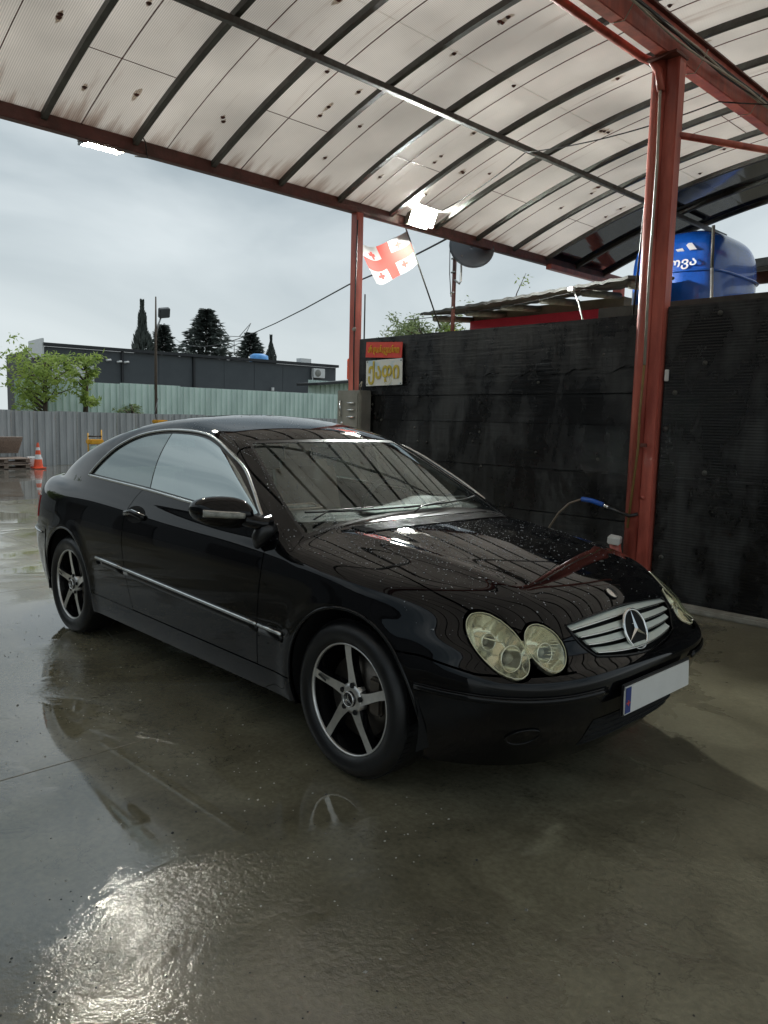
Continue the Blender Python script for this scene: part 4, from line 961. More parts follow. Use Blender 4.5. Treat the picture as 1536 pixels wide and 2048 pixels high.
def ell(u, v, cu, cv, A_, B_, deg):
    c, s = math.cos(R_(deg)), math.sin(R_(deg)); X = (u-cu)*c+(v-cv)*s; Y = -(u-cu)*s+(v-cv)*c; r = np.sqrt((X/A_)**2+(Y/B_)**2); return (1-r)*min(A_, B_)*(1+.0*r)
E1 = (.923,.6415,.128,.0665,-37.5); E2 = (1.096,.6285,.087,.0545,-38)
def lamp(P):
    u, v = lampuv(P); s = np.maximum(ell(u, v, *E1), ell(u, v, *E2)); s = -smin(-ell(u, v, *E1), -ell(u, v, *E2), .02)
    return np.where((P[:,0] > 1.6) & (a_(P) > .25), s, -1)
GR = closed_curve([(-.37,.684,1),(-.2,.700),(0,.708),(.2,.700),(.37,.684,1),(.355,.63),(.30,.577,1),(.15,.560),(0,.553),(-.15,.560),(-.30,.577,1),(-.355,.63)], 8)
def grille(P): return np.where(P[:,0] > 1.9, sdpoly(P[:, [1,2]], GR), -1)
ZB = lambda x: .585-.03*np.clip((x-1.74)/.2, 0, 1)
def zhood(P): return P[:,2]-(.640)
def rear_line(P): return P[:,0]+1.69
g2 = .003
# --- sheet metal
r = lambda *f: list(f)
NOTLAMP = lambda P: -lamp(P)-.007
NOTGR = lambda P: -grille(P)-.004
ARCH = lambda P: arch(P)
SILLZ = lambda P: P[:,2]-(.333-.016*(P[:,0]+.8)/1.7)
mask_noshare = lambda P: ~((np.abs(upper(P)) < .004) & (P[:,0] < -.30))
panel('rear_quarter', WRAP, [lambda P: -upper(P), lambda P: XRr(P[:,2])-P[:,0]-g2, lambda P: P[:,2]-.212, ARCH, lambda P: np.where(P[:,0] > -1.36, SILLZ(P), .1)-.0, lambda P: np.minimum(1, -P[:,1]-.02)*1., lambda P: P[:,0]+2.05+.9*np.clip(a_(P)-.62, -.2, 1)-0*P[:,2]], M_paint, (0,1), lipmask=mask_noshare)
panel('rear_bumper', WRAP, [lambda P: .64-P[:,2], lambda P: P[:,2]-.212, lambda P: -(P[:,0]+1.70), ARCH], M_paint, (0,1), off=.004)
panel('trunk_lid', FAN, [lambda P: -isG(P)-.004, lambda P: -1.58-P[:,0], lambda P: .66-a_(P)+.0, lambda P: P[:,0]+2.29], M_paint)
panel('trunk_rear', WRAP, [lambda P: -(P[:,0]+2.05+.9*np.clip(a_(P)-.62, -.2, 1)), lambda P: P[:,2]-.645, lambda P: -isG(P)], M_paint, (0,1))
panel('tail_lamp', WRAP, [lambda P: -(P[:,0]+1.93), lambda P: P[:,2]-.70, lambda P: .845-P[:,2], lambda P: a_(P)-.40], M_tail, (0,1), off=.006)
doors = panel('door', WRAP, [lambda P: belt(P[:,0])-P[:,2]+.004, lambda P: P[:,0]-XRr(P[:,2])-g2, lambda P: XFr(P[:,2])-P[:,0]-g2, lambda P: SILLZ(P)-.003, lambda P: -P[:,1]-.3], M_paint, (0,1))
fend = panel('front_fender', WRAP, [lambda P: P[:,0]-XFr(P[:,2])-g2, lambda P: -upper(P)+0*P[:,0], lambda P: seam(P)-g2, ARCH, lambda P: np.where(P[:,0] < AXF, SILLZ(P)-.002, P[:,2]-ZB(P[:,0])-.003), NOTLAMP, lambda P: 2.02-P[:,0]], M_paint, (0,1))
sill = panel('side_sill', WRAP, [lambda P: -(SILLZ(P)+.002), lambda P: P[:,2]-.212, ARCH, lambda P: P[:,0]+1.1, lambda P: 1.1-P[:,0]], M_paint, (0,1), off=.003)
hood = panel('hood', HOOD, [lambda P: -seam(P)-.0035, hoodx, lambda P: -isG(P)-.002, zhood, NOTLAMP, NOTGR], M_paint)[0]
bump = panel('front_bumper', WRAP, [lambda P: P[:,0]-1.60, ARCH, lambda P: np.where(a_(P) < Ssm(P[:,0])+.0, .640, np.minimum(.640, ZB(P[:,0])))-.004-P[:,2], lambda P: P[:,2]-.168, NOTLAMP, NOTGR], M_paint, (0,1), lipmask=lambda P: a_(P) > .01)
# --- roof, pillars
NOTRW = lambda P: -np.minimum.reduce([.60-.05*np.abs(P[:,0]+1.3)-a_(P), P[:,0]+1.60, -.90-P[:,0]])
roof = panel('roof', FAN, [upper, lambda P: -win(P), lambda P: -wscr(P), NOTRW], M_paint, lipmask=mask_noshare)[0]
ws = panel('windscreen', FAN, [lambda P: wscr(P)-.003], M_glass, off=-.003, lip=0)[0]
panel('rear_window', FAN, [lambda P: -NOTRW(P)-.004], M_grear, off=-.003, lip=0)
panel('windscreen_seal', FAN, [lambda P: wscr(P)-.0, lambda P: .014-wscr(P)], M_plast, off=-.001, lip=.006)
for s, o in ((0, side_r), (1, lambda P: P[:,1]-.35)):
    pass
dw = panel('door_window', FAN, [side_r, lambda P: win(P)-.012, lambda P: bpil(P)-.006], M_gtint, (0,1), off=-.004, lip=0)
qw = panel('quarter_window', FAN, [side_r, lambda P: win(P)-.012, lambda P: -bpil(P)-.006], M_gquar, (0,1), off=-.004, lip=0)
panel('window_seal', FAN, [side_r, win, lambda P: .014-win(P)], M_plast, (0,1), off=-.002, lip=0)
panel('pillar_seal', FAN, [side_r, lambda P: win(P)-.01, lambda P: .007-np.abs(bpil(P))], M_plast, (0,1), off=-.005, lip=0)
# inner shell that closes the gaps, lamp bowls sit in front of it
def lampin(P): return -lamp(P)+.01
def shell(name, atlas, fields, off, mat):
    V, T, Nn = patch(atlas, fields); V = V+Nn*off; 
    cart(name, V, T, -Nn, mat, car, 0)
    if atlas is WRAP: cart(name, V*[1,-1,1], flip(T), -Nn*[1,-1,1], mat, car, 0)
shell('inner_body', WRAP, [lambda P: belt(P[:,0])-.01-P[:,2]+np.where(P[:,0]>.6, .5, 0), lambda P: arch(P)-.0, lambda P: -upper(P), lambda P: -lamp(P)-.0, lambda P: -grille(P)], -.022, M_dark)
shell('inner_body', HOOD, [lambda P: -seam(P)+.03, hoodx, zhood, lambda P: -lamp(P)-.0, lambda P: -grille(P)], -.03, M_dark)
# cowl between glass and hood
panel('cowl_panel', FAN, [lambda P: -wscr(P)-.001, lambda P: -hoodx(P)-.002, lambda P: P[:,0]-.55, lambda P: .70-a_(P), lambda P: .03-np.abs(isG(P)) if False else np.where(P[:,2] < 1.0, 1., -1.), lambda P: -isG(P)+.035], M_plast, off=.001)
# --- point on the body from side view / front view
def on_side(x, z, off=0., sgn=-1):
    P = rays(np.array([[x,0,z]], float), np.array([[0,-1,0]], float), .2, 1.2)+0; P = project(P); n_ = gradN(P); p = (P+n_*off)[0]; return Vector((p[0], p[1]*-sgn*-1 if sgn < 0 else -p[1], p[2])) if sgn < 0 else Vector((p[0], -p[1], p[2]))
def on_front(y, z, off=0.):
    P = rays(np.array([[1.2,y,z]], float), np.array([[1,0,0]], float), .05, 1.4); P = project(P); n_ = gradN(P); return Vector((P+n_*off)[0])
def on_top(x, y, off=0.):
    P = rays(np.array([[x,y,.55]], float), np.array([[0,0,1]], float), .02, 1.1); P = project(P); n_ = gradN(P); return Vector((P+n_*off)[0]), Vector(n_[0])
def mirror_go(pts, r, name, mat, n=8, closed=False, flat=None, both=True, parent=None):
    for s in ((1,-1) if both else (1,)):
        tube(name, [Vector((p.x, p.y*s, p.z)) for p in pts], r, mat, parent or car, n, closed, flat)
# chrome window surround
wp = [on_side(x, z, .003) for x, z in WIN]
mirror_go(wp, .0085, 'window_trim', M_trimc, 8, True)
# side rub strips with chrome inlay
TZ = lambda x: .568+(x+.85)*(-.064/1.79)
for x0, x1 in ((-.86,-.520),(-.508,.788),(.802,.975)):
    xs = np.linspace(x0, x1, max(3, int((x1-x0)/.06)))
    mirror_go([on_side(x, TZ(x), .006) for x in xs], .0085, 'side_trim', M_trimc, 8)
    mirror_go([on_side(x, TZ(x)-.022, .001) for x in xs], .015, 'rub_strip', M_paint, 8, flat=(1.1,.35))
# bumper strips
def on_wrap(deg, z, off=0.):
    b = R_(deg); P = rays(np.array([[1.15,0,z]], float), np.array([[math.sin(b),-math.cos(b),0]], float), .05, 1.4); P = project(P); return Vector((P+gradN(P)*off)[0])
bs = [on_wrap(d, .488, .005) for d in np.linspace(35, 72.5, 22)]
mirror_go(bs, .0028, 'bumper_strip', M_paint, 6); mirror_go([p+Vector((0,0,-.014)) for p in bs], .010, 'rub_strip', M_paint, 8, flat=(1.1,.5))
mirror_go([on_side(x, .610, .010) for x in (-2.12,-2.0,-1.88,-1.76)], .008, 'rear_bumper_strip', M_trimc, 6)
# fuel flap ring
fr_ = [on_side(-1.36+.082*math.cos(t), .858+.062*math.sin(t), .0006) for t in np.linspace(0, 2*math.pi, 28, endpoint=False)]
mirror_go(fr_, .0035, 'fuel_flap_gap', M_dark, 5, True, both=False)
# washer flap groove by the lamp, bumper top ledge line
# door handle
for s in (1,-1):
    pr_ = doors[0] if s == 1 else doors[1]
    V = []; 
    for k in range(28):
        t = 2*math.pi*k/28; q = on_side(-.415+.108*math.cos(t), .868+.045*math.sin(t), .0012); V.append((q.x, q.y*s, q.z))
    c0 = on_side(-.415, .868, -.0); V.append((c0.x, (c0.y+.004)*s, c0.z))
    mesh('handle_cup', V, [(k, (k+1) % 28, 28) for k in range(28)], M_dark, pr_, True)
    hp = [on_side(x, .872-.012*abs(x+.415)/.1, o) for x, o in ((-.535,.004),(-.50,.022),(-.415,.030),(-.33,.022),(-.300,.004))]
    tube('handle', [Vector((p.x, p.y*s, p.z)) for p in hp], .014, M_paint, pr_, 10, flat=(1.1,.6))
    tube('handle_chrome', [Vector((p.x, p.y*s-(.006*s), p.z+.011)) for p in hp], .0055, M_chr, pr_, 8)
# mirrors
def ellipsoid(c, r, nu=28, nv=18, taper=0., ax=None):
    V = []; Fc = []
    for i in range(nv+1):
        ph = -math.pi/2+math.pi*i/nv
        for j in range(nu):
            th = 2*math.pi*j/nu; sg = lambda w, m: math.copysign(abs(w)**m, w)
            x = sg(math.cos(ph),.8)*sg(math.cos(th),.75); y = sg(math.cos(ph),.8)*sg(math.sin(th),.75); z = sg(math.sin(ph),.85)
            k = 1+taper*y; V.append((c[0]+r[0]*x*(1-.25*abs(z))*k, c[1]+r[1]*y, c[2]+r[2]*z*k))
    for i in range(nv):
        for j in range(nu): Fc.append((i*nu+j, i*nu+(j+1) % nu, (i+1)*nu+(j+1) % nu, (i+1)*nu+j))
    return V, Fc
for s in (1,):
    V, Fc = ellipsoid((.745,-.985,1.005), (.088,.118,.068), taper=.10)
    V = [(x-.10*(-.985-y)*-1*-1 if False else x+(y+.87)*.35, y*s, z+(y+.985)*-.08) for x, y, z in V]
    mr_ = mesh('side_mirror', V, Fc if s == 1 else [f[::-1] for f in Fc], M_paint, car, True)
    tube('mirror_stem', [Vector((.79,-.80*s,.955)),Vector((.785,-.85*s,.955)),Vector((.775,-.92*s,.98))], [.05,.040,.036], M_paint, mr_, 12, flat=(.8,1.1))
    tube('mirror_foot', [on_side(.78,.93,.0)*1, Vector((.79,-.83,.93))] if False else [Vector((.80,-.79*s,.945)),Vector((.80,-.825*s,.925)),Vector((.785,-.842*s,.885)),Vector((.77,-.845*s,.845))], [.045,.045,.036,.012], M_plast, mr_, 10)
    # indicator strip along the lower front
    pts = []
    for y in np.linspace(-1.085,-.93, 9):
        pts.append(Vector((.745+(y+.87)*.35+.087*math.sqrt(max(.05,1-((y+.985)/.122)**2*.75)), y*s, 1.0+(y+.985)*-.08)))
    tube('indicator_lens', pts, .012, M_clear, mr_, 8, flat=(1.1,.7)); tube('indicator_rim', [p+Vector((-.003,0,0)) for p in pts], .0145, M_chr, mr_, 8, flat=(1.1,.6))
    mesh('mirror_glass', [(.745+(y+.87)*.35-.075, y*s, z) for y, z in ((-1.05,.975),(-.91,.965),(-.91,1.04),(-1.05,1.045))], [(0,1,2,3)], M_chr, mr_)
# --- head lamps
LAB = {0:None}
for s in (0,1):
    lampo = thing('x','x','x'); bpy.data.objects.remove(lampo)
hl = []
def uv2p(u, v, side):  # find the body point with lamp coordinates u,v
    best = None; a0 = np.linspace(.30,.84, 200); x = u*math.sqrt(2)+a0; P = np.stack([x, -a0, np.full(200, v)], 1); f = np.abs(F0(P)); i = np.argmin(f); P = project(P[i:i+1]); return P[0], gradN(P)[0]
for s in (0,1):
    sg_ = 1 if s == 0 else -1
    V, T, Nn = patch(WRAP, [lambda P: lamp(P)-.001])
    bul = np.maximum(lamp(V), 0); V2 = V+Nn*(.002+.018*np.sqrt(np.clip(bul/.06, 0, 1)))[:, None]*1.0
    # smooth lens normals from geometry
    def fin(n_, V, T, mat, parent, kw=False):
        V = V*[1,sg_,1]; T = T if s == 0 else flip(T)
        o = mesh(n_, V, T, mat, parent, True); return o
    base = None
    root = fin('headlight', V-Nn*.075*np.clip(lamp(V)/.012, 0, 1)[:, None], T, M_refl, car); root['label'] = 'twin oval headlight nearer the wheel in view' if s == 0 else 'twin oval headlight on the far side of the grille'
    fin('lens', V2, T, M_lens, root)
    # lens rim and dark gap seal
    for k_, (E_, fr) in enumerate(((E1, 1.0), (E2, 1.0))):
        pts = []
        for t in np.linspace(0, 2*math.pi, 52, endpoint=False):
            c, q = math.cos(R_(E_[4])), math.sin(R_(E_[4])); X = E_[2]*math.cos(t)*.985; Y = E_[3]*math.sin(t)*.985
            p, n_ = uv2p(E_[0]+X*c-Y*q, E_[1]+X*q+Y*c, 0); pts.append(Vector(p+n_*.002)*1)
        pts = [Vector((p.x, p.y*sg_, p.z)) for p in pts]
        tube('lens_rim', pts, .0018, M_lampr, root, 6, True)
    # inner bowl, projector and trim
    for cu, cv, rad, dep in ((.965,.612,.046,.035),(1.095,.622,.036,.035),(.885,.665,.030,.04)):
        p, n_ = uv2p(cu, cv, 0); n2 = (Vector(n_)*.25+Vector((1,-.1,0))*.75).normalized()
        c = Vector(p)-Vector(n_)*dep; q = Vector((0,0,1)).cross(n2).normalized(); w = n2.cross(q)
        def ring(rr, h, k=28): return [c+q*rr*math.cos(2*math.pi*i/k)+w*rr*math.sin(2*math.pi*i/k)+n2*h for i in range(k)]
        mir = lambda L_: [Vector((v.x, v.y*sg_, v.z)) for v in L_]
        R1, R2, R3, R4 = mir(ring(rad, .018)), mir(ring(rad*.92, .0)), mir(ring(rad*.5, -.02)), mir([c-n2*.024])
        VV = R1+R2+R3+R4; Fc = [(i,(i+1)%28,28+(i+1)%28,28+i) for i in range(28)]+[(28+i,28+(i+1)%28,56+(i+1)%28,56+i) for i in range(28)]+[(56+i,56+(i+1)%28,84) for i in range(28)]
        mesh('bowl', VV, Fc, M_refl, root, True); tube('bowl_ring', R1, .0028, M_chr, root, 6, True)
        V_, F_ = ellipsoid((0,0,0), (rad*.42,)*3, 16, 10); mesh('bulb_lens', [Vector(v)+mir([c-n2*.004])[0] for v in V_], F_, M_clear, root, True)
    for k in range(7):   # ribs of the reflector
        u0 = 1.12+.007*k; v0 = .585+.010*k
        p, n_ = uv2p(min(u0,1.155), v0, 0); p2, n2 = uv2p(min(u0,1.155)-.03, v0+.012, 0)
        tube('reflector_rib', [Vector(((p-n_*.012)*[1,sg_,1])), Vector(((p2-n2*.035)*[1,sg_,1]))], .0022, M_refl, root, 5)
    p, n_ = uv2p(.842,.668, 0); p2, n2 = uv2p(.945,.655, 0)
    tube('reflector_edge', [Vector((p-n_*.006)*[1,sg_,1]), Vector((p2-n2*.020)*[1,sg_,1])], .0035, M_refl, root, 6)
# --- grille
gb = []
yz = [(y, z) for z in np.linspace(.53,.73,12) for y in np.linspace(-.42,.42,40)]
Vg = [on_front(y, z, -.035) for y, z in yz]
grl = mesh('grille', Vg, [(i*40+j, i*40+j+1, i*40+40+j+1, i*40+40+j) for i in range(11) for j in range(39)], M_dark, car, True)
rim = [on_front(y, z, .001) for y, z in GR[::2]]
tube('grille_rim', rim, .0045, M_paint, grl, 6, True)
def zgr(y, f):    # f from 0 (bottom edge) to 1 (top edge of the opening)
    zb = .553+.024*(min(abs(y),.33)/.30)**2; zt = .706-.022*(abs(y)/.37)**2; return zb+(zt-zb)*f
for k in range(4):
    f1_ = .985-.248*k; f0_ = f1_-.138; hw = .362-.020*k-.004*k*k*.5
    ys = np.linspace(-hw, hw, 36); V = []
    for y in ys:
        pt = on_front(y, zgr(y, f1_), -.002-.004); pb = on_front(y, zgr(y, f0_), .004); 
        V += [pt, pb, pb+Vector((-.004,0,-.005)), pt+Vector((-.008,0,-.004))]
    sl_ = mesh('grille_slat', V, [(4*i+a, 4*i+4+a, 4*i+4+(a+1) % 4, 4*i+(a+1) % 4) for i in range(35) for a in range(4)]+[(0,1,2,3),(143,142,141,140)], M_slat, grl)
    autosm(sl_, 30)
    tube('slat_chrome_edge', [on_front(y, zgr(y, f0_)-.003, .005) for y in ys[::2]], .0028, M_chr, grl, 6)
# star emblem
sc0 = on_front(0, .622, .012); sn = Vector((.92,0,.39)).normalized(); sy = Vector((0,1,0)); sz = sn.cross(sy)*-1
if sz.z < 0: sz = -sz
st = mesh('star_emblem', [sc0+sy*.076*math.cos(2*math.pi*i/40)+sz*.076*math.sin(2*math.pi*i/40)-sn*.001 for i in range(40)]+[sc0-sn*.006], [(i,(i+1)%40,40) for i in range(40)], M_dark, car, True)
tube('star_ring', [sc0+sy*.078*math.cos(2*math.pi*i/48)+sz*.078*math.sin(2*math.pi*i/48) for i in range(48)], .0062, M_chr, st, 10, True)
def star(cen, nrm, ux, uz, R0, r0, h, name, mat, parent):
    V = [cen+nrm*h]; 
    for k in range(6):
        a = math.pi/2+k*math.pi/3; rr = R0 if k % 2 == 0 else r0; V.append(cen+ux*rr*math.cos(a)+uz*rr*math.sin(a))
    V.append(cen-nrm*h); Fc = [(0,1+k,1+(k+1)%6) for k in range(6)]+[(7,1+(k+1)%6,1+k) for k in range(6)]
    return mesh(name, V, Fc, mat, parent)
star(sc0+sn*.004, sn, sy, sz, .078, .0095, .009, 'three_point_star', M_chr, st)
# hood badge, plate
hb_, hn = on_top(2.012, 0, .003)
hq = Vector((0,1,0)); hw_ = hn.cross(hq)
mesh('hood_badge', [hb_+hq*.026*math.cos(2*math.pi*i/24)+hw_*.026*math.sin(2*math.pi*i/24)+hn*.001 for i in range(24)]+[hb_+hn*.004], [(i,(i+1)%24,24) for i in range(24)], M_chr, hood, True)
tube('badge_ring', [hb_+hq*.027*math.cos(2*math.pi*i/24)+hw_*.027*math.sin(2*math.pi*i/24)+hn*.001 for i in range(24)], .003, M_alblk, hood, 6, True)
pl_ = box('number_plate', (2.232,0,.425), (.010,.515,.108), M_plate, car, .004, Euler((0,R_(-3),0)).to_matrix()); pl_['label'] = 'white front number plate'
box('country_band', (2.2385,-.237,.425), (.002,.036,.096), M_plateb, pl_); 
box('flag_cross', (2.240,-.237,.415), (.001,.026,.005), M_signred, pl_); box('flag_cross', (2.2402,-.237,.415), (.001,.005,.02), M_signred, pl_)
box('plate_frame', (2.226,0,.425), (.010,.530,.122), M_plast, pl_, .004)
# intake, fog lamps
def inset(name, pts, off, mat, parent=car):
    n = len(pts); c = sum(pts, Vector())/n; V = pts+[c+Vector((.004,0,0))]; return mesh(name, V, [(i,(i+1)%n,n) for i in range(n)], mat, parent)
for s in (1,-1):
    pts = []
    for t in np.linspace(0, 2*math.pi, 24, endpoint=False):
        p = on_front(-.60+.045*math.cos(t), .325+.035*math.sin(t), .003); pts.append(Vector((p.x, p.y*s, p.z)))
    fg = inset('fog_lamp', pts, 0, M_paint); tube('fog_rim', pts, .004, M_paint, fg, 6, True)
V = []; m = 40
for i in range(m+1):
    y = -.34+.68*i/m
    for z in (.235,.275,.315,.355): V.append(on_front(y, z, .002))
lo_ = mesh('lower_intake', V, [(4*i+a,4*i+4+a,4*i+5+a,4*i+1+a) for i in range(m) for a in range(3)], M_dark, bump[0])
for z in (.25,.28,.31,.34): tube('intake_bar', [on_front(y, z, .004) for y in np.linspace(-.33,.33,20)], .004, M_dark, lo_, 5)
# cowl vents and wipers
for k in range(6):
    pts = []
    for y in np.linspace(-.50,.50,20):
        x = 1.092+.018*k-.42*abs(y)**2.2*.95; p, n_ = on_top(x, y, .003); pts.append(p)
    tube('cowl_louvre', pts, .0045, M_plast, hood, 6, flat=(.7,1.2))
def on_ws(y, f, off):
    z = .975+f*.32; P = rays(np.array([[-.3,y,z]], float), np.array([[1,0,0]], float), .05, 1.9); P = project(P); return Vector((P+gradN(P)*off)[0])
for y0, y1, f1w in ((-.62,.02,.045),(-.12,.50,.06)):
    wpr = tube('wiper_arm', [on_top(1.01-.42*abs(y0)**2.2+.02, y0, .02)[0], on_ws(y0+.1, .02, .022), on_ws((y0+y1)/2, f1w, .02)], .005, M_plast, car, 6, flat=(.6,1.2))
    tube('wiper_blade', [on_ws(y, f1w-.02+.03*i/7, .010) for i, y in enumerate(np.linspace(y0, y1+.08, 8))], .0045, M_plast, wpr, 6)

# --- wheels
def make_wheel():
    w = bpy.data.objects.new('wheel', None); COL.objects.link(w); w.parent = car
    # local: axis y, outer face towards -y
    prof = [(.226,-.012),(.236,-.022),(.262,-.030),(.290,-.024),(.306,-.006),(.3135,.010),(.3155,.05),(.3155,.17),(.312,.19),(.29,.21),(.24,.205),(.226,.19)]
    ty = MB().lathe(prof, 96).go('tyre', M_rub, w, True)
    tb = MB()
    for k in range(80):     # tread blocks at the shoulder
        a = 2*math.pi*k/80
        Rm = Euler((0,-a,0)).to_matrix(); tb.box(Rm @ Vector((.3135,.030,0)), (.006,.034,.015), Rm)
    tb.go('tread_blocks', M_rub, ty, kind='stuff')
    MB().lathe([(.2275,-.006),(.2255,-.012),(.221,-.013),(.2165,-.008),(.2155,.002)], 96).go('rim_lip', M_alloy, w, True)
    MB().lathe([(.2155,.0),(.206,.05),(.20,.19)], 64).go('rim_barrel', M_alblk, w, True)
    MB().lathe([(.0,.055),(.165,.055),(.165,.075),(.0,.075)], 48).go('brake_disc', M_disc, w, True)
    MB().box((.11,.055,.03), (.07,.05,.15), None, .01).go('brake_caliper', M_disc, w)
    MB().lathe([(.20,.15),(.0,.15)], 32).go('wheel_back', M_dark, w)
    for k in range(5):
        ang_ = math.pi/2+k*2*math.pi/5
        # centreline curves like a swept blade
        V = []; m = 14
        for i in range(m+1):
            t = i/m; r_ = .040+t*(.2185-.040); sw = .085*(1-t)**2; a = ang_-sw*2.2+.03; wd_ = .0230*(1-.42*t*(1-t)*1.6)+.006*(1-t)**3-.004*t
            y = .020*(1-t)**1.5*1.0-.010+ .002; c, s = math.cos(a), math.sin(a)
            for (o_, dy) in ((-wd_,0),(wd_,0),(wd_*1.25,.032),(-wd_*1.25,.032)): V.append((c*r_-s*o_, y+dy, s*r_+c*o_))
        Fa = [(4*i, 4*i+4, 4*i+5, 4*i+1) for i in range(m)]; Fb = [(4*i+a, 4*i+4+a, 4*i+4+(a+1) % 4, 4*i+(a+1) % 4) for i in range(m) for a in (1,2,3)]
        sp_ = mesh('spoke', V, Fa+Fb+[(0,1,2,3),(4*m+3,4*m+2,4*m+1,4*m)], M_alloy, w); sp_.data.materials.append(M_alblk)
        for p in sp_.data.polygons:
            if p.index >= m: p.material_index = 1
        la = ang_+math.pi/5-.25
        MB().lathe([(0,.002),(.0105,.002),(.0115,.02)], 12, 'y', (.056*math.cos(ang_-.12),.0,.056*math.sin(ang_-.12))).go('lug_hole', M_dark, w)
        if k == 1:
            c, s = math.cos(ang_), math.sin(ang_); Rm = Euler((0,-ang_,0)).to_matrix(); MB().box(Vector((c*.165,-.0115,s*.165)), (.05,.001,.010), Rm).go('spoke_decal', M_cable, w)
    MB().lathe([(.0,.004),(.045,.004),(.062,.010),(.066,.04)], 36).go('hub', M_alloy, w, True)
    MB().lathe([(0,-.009),(.026,-.008),(.031,-.004),(.033,.006)], 32).go('centre_cap', M_alblk, w, True)
    tube('cap_ring', [(.0295*math.cos(a),-.008,.0295*math.sin(a)) for a in np.linspace(0, 2*math.pi, 32, endpoint=False)], .0030, M_chr, w, 6, True)
    star(Vector((0,-.010,0)), Vector((0,-1,0)), Vector((1,0,0)), Vector((0,0,1)), .028, .006, .003, 'cap_star', M_chr, w)
    return w
wh = make_wheel(); wh.location = (1.3575,-.806,.3155)
for loc, rz in (((-1.3575,-.806,.3155),0), ((1.3575,.806,.3155),math.pi), ((-1.3575,.806,.3155),math.pi)):
    c = copy_tree(wh, car); c.location = loc; c.rotation_euler.z = rz
# wheel wells
for x in (AXF, AXR):
    for s in (1,-1):
        pr2 = [(.38,-.825),(.385,-.6),(.385,-.45),(0.,-.45)]
        n = 28; V = []; Fc = []
        for i in range(n+1):
            a = math.pi*1.16*i/n-.08*math.pi
            for (r_, h) in pr2: V.append((x+r_*math.cos(a), h*s, .325+r_*math.sin(a)))
        for i in range(n):
            for k in range(3): Fc.append((i*4+k, i*4+k+1, i*4+5+k, i*4+4+k))
        mesh('wheel_well', V, Fc, M_dark, car, True)
# arch flange
for x in (AXF, AXR):
    pts = []
    for a in np.linspace(-.02*math.pi, 1.02*math.pi, 36):
        pts.append(on_side(x+(AR+.002)*math.cos(a), max(.215,.325+(AR+.002)*math.sin(a)), -.003))
    mirror_go(pts, .007, 'arch_flange', M_paint, 8)
# underbody and cabin
box('underbody', (0,0,.235), (3.5,1.20,.09), M_dark, car); box('underbody', (-.01,0,.25), (1.9,1.62,.06), M_dark, car)
box('cabin_floor', (-.4,0,.40), (2.4,1.4,.05), M_dark, car)
def seat(y):
    s_ = MB().box((-.05,y,.62), (.52,.50,.18), None, .05).go('seat', M_seat, car, True)
    Rb = Euler((0,R_(-14),0)).to_matrix()
    MB().box((-.36,y,.88), (.16,.48,.56), Rb, .06).go('seat_back', M_seat, s_, True); MB().box((-.44,y,1.19), (.11,.27,.17), Rb, .045).go('head_rest', M_seat, s_, True)
    for k in (-.06,.06): tube('head_rest_post', [(-.41,y+k,1.05),(-.43,y+k,1.15)], .007, M_chr, s_, 6)
seat(-.34); seat(.34)
rs = MB().box((-1.15,0,.66), (.5,1.15,.2), None, .05).go('rear_seat', M_seat, car, True)
MB().box((-1.42,0,.86), (.16,1.15,.40), Euler((0,R_(-20),0)).to_matrix(), .05).go('rear_seat_back', M_seat, rs, True); box('parcel_shelf', (-1.62,0,1.0), (.4,1.1,.03), M_dash, car)
# dashboard
V = []; n = 30
for i in range(n+1):
    y = -.70+1.40*i/n; xb = .955-.36*abs(y)**2.2
    for (x, z) in ((xb-.01,.948),(xb-.16,.985+.02*math.exp(-((y-.34)/.2)**2)),(xb-.32,.965+.045*math.exp(-((y-.34)/.2)**2)),(xb-.40,.90),(xb-.44,.70),(xb-.30,.55)): V.append((x,y,z))
dash = mesh('dashboard', V, [(6*i+a,6*i+6+a,6*i+7+a,6*i+1+a) for i in range(n) for a in range(5)], M_dash, car, True)
mesh('painted_reflection_sheet', [(.80,-.30,.982),(.90,-.26,.972),(.90,.22,.972),(.79,.18,.985)]+[(.80,-.30,.986),(.90,-.26,.976),(.90,.22,.976),(.79,.18,.989)], [(4,5,6,7),(3,2,1,0),(0,1,5,4),(1,2,6,5),(2,3,7,6),(3,0,4,7)], M_palegrn, dash)  # added sheet: a pale reflection in the windscreen, painted as an object
tube('dash_vent', [(.66,-.60,.985),(.70,-.42,.990),(.60,-.40,1.0),(.57,-.58,.995)], .006, M_seat, dash, 6, True)
for k in range(4): tube('vent_slat', [(.595+.02*k,-.56,.993),(.60+.022*k,-.43,.996)], .004, M_clear, dash, 5)
sw_ = tube('steering_wheel', [(.36+.10*math.sin(t)*.45,.34+.18*math.cos(t),.93+.18*math.sin(t)*.9) for t in np.linspace(0, 2*math.pi, 36, endpoint=False)], .015, M_plast, car, 8, True)
tube('steering_spoke', [(.36,.17,.93),(.40,.34,.92),(.36,.51,.93)], .018, M_plast, sw_, 8); tube('steering_column', [(.40,.34,.92),(.60,.34,.86)], .035, M_plast, sw_, 8)
rm = box('interior_mirror', (.22,0,1.225), (.03,.24,.065), M_plast, car, .012, Euler((0,R_(-12),0)).to_matrix()); tube('mirror_arm', [(.23,0,1.25),(.27,0,1.30)], .010, M_plast, rm, 6)
box('sun_visor', (.10,-.30,1.30), (.14,.34,.015), M_palegrn, car, .005, Euler((0,R_(14),0)).to_matrix())
V, T, Nn = patch(FAN, [upper, lambda P: -win(P), lambda P: -wscr(P)-.0, NOTRW]); hd_ = cart('headliner', V-Nn*.03, flip(T), -Nn, M_dash, car, 0)
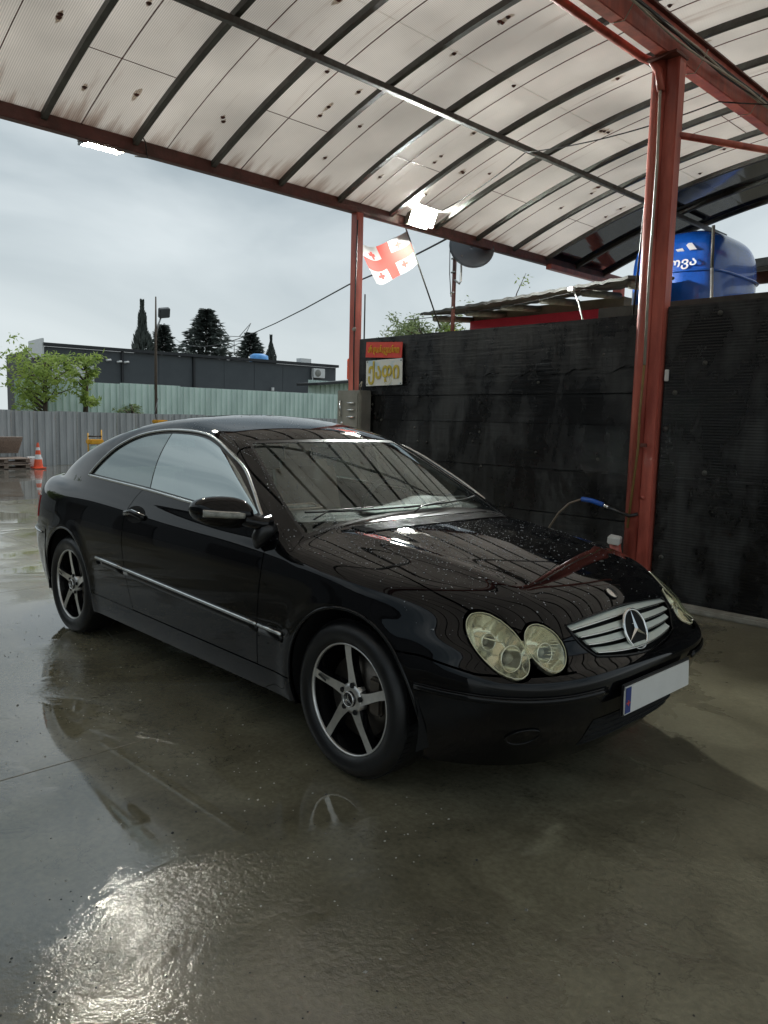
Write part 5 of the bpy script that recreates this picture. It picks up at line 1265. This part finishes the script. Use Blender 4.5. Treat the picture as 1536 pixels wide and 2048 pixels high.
# --- rain beads on the paint and glass
def drops(name, n, fn, rmin, rmax, dens):
    mb = MB(); k = 0; tries = 0
    while k < n and tries < n*60:
        tries += 1; q = fn()
        if q is None: continue
        p, nn = q; r_ = rmin+(rmax-rmin)*random.random()**3; u = nn.cross(Vector((0,1,.3))).normalized(); w_ = nn.cross(u); m = 7; V = []; an = random.random()*6; el = random.uniform(.8,1.5)
        for (rr, h) in ((1,0),(.8,.38),(.42,.60)):
            for i in range(m): V.append(p+(u*math.cos(an+6.283*i/m)*el+w_*math.sin(an+6.283*i/m))*r_*rr+nn*r_*h*.9)
        V.append(p+nn*r_*.66)
        Fc = [(a*m+i, a*m+(i+1) % m, (a+1)*m+(i+1) % m, (a+1)*m+i) for a in (0,1) for i in range(m)]+[(2*m+i, 2*m+(i+1) % m, 3*m) for i in range(m)]
        mb.add(V, Fc); k += 1
    return mb.go(name, M_bead, car, True, kind='stuff')
M_bead = pmat('rain_bead', (.34,.36,.38), .03, ior=1.5, coat=1., scale=4)  # pale base colour stands in for the sparkle of clear drops
HV, HT, HN = patch(HOOD, [lambda P: hoodx(P)-.02, lambda P: P[:,2]-.66, NOTLAMP, NOTGR, lambda P: .78-a_(P)])
FV, FT, FN_ = patch(FAN, [lambda P: np.minimum(upper(P), P[:,0]+.6), lambda P: -win(P)-.02])
def on_hood():
    i = random.randrange(len(HV)); p = HV[i]; 
    d = math.exp(-((p[1]+.30)/.33)**2-((p[0]-1.25)/.40)**2)+.06
    if random.random() > d: return None
    return Vector(p)+Vector((random.uniform(-.006,.006),random.uniform(-.006,.006),0)), Vector(HN[i])
def on_roof():
    i = random.randrange(len(FV)); p = FV[i]; x, y, z = p
    d = .10+.9*math.exp(-((z-1.24)/.06)**2-((y+.02)/.30)**2)*(x > .1)+.7*math.exp(-((y+.58)/.06)**2)*(x > -.1)
    if random.random() > d: return None
    return Vector(p), Vector(FN_[i])
random.seed(11)
drops('rain_beads', 3600, on_hood, .0010, .0034, 1); drops('rain_beads', 2200, on_roof, .0010, .0036, 1)
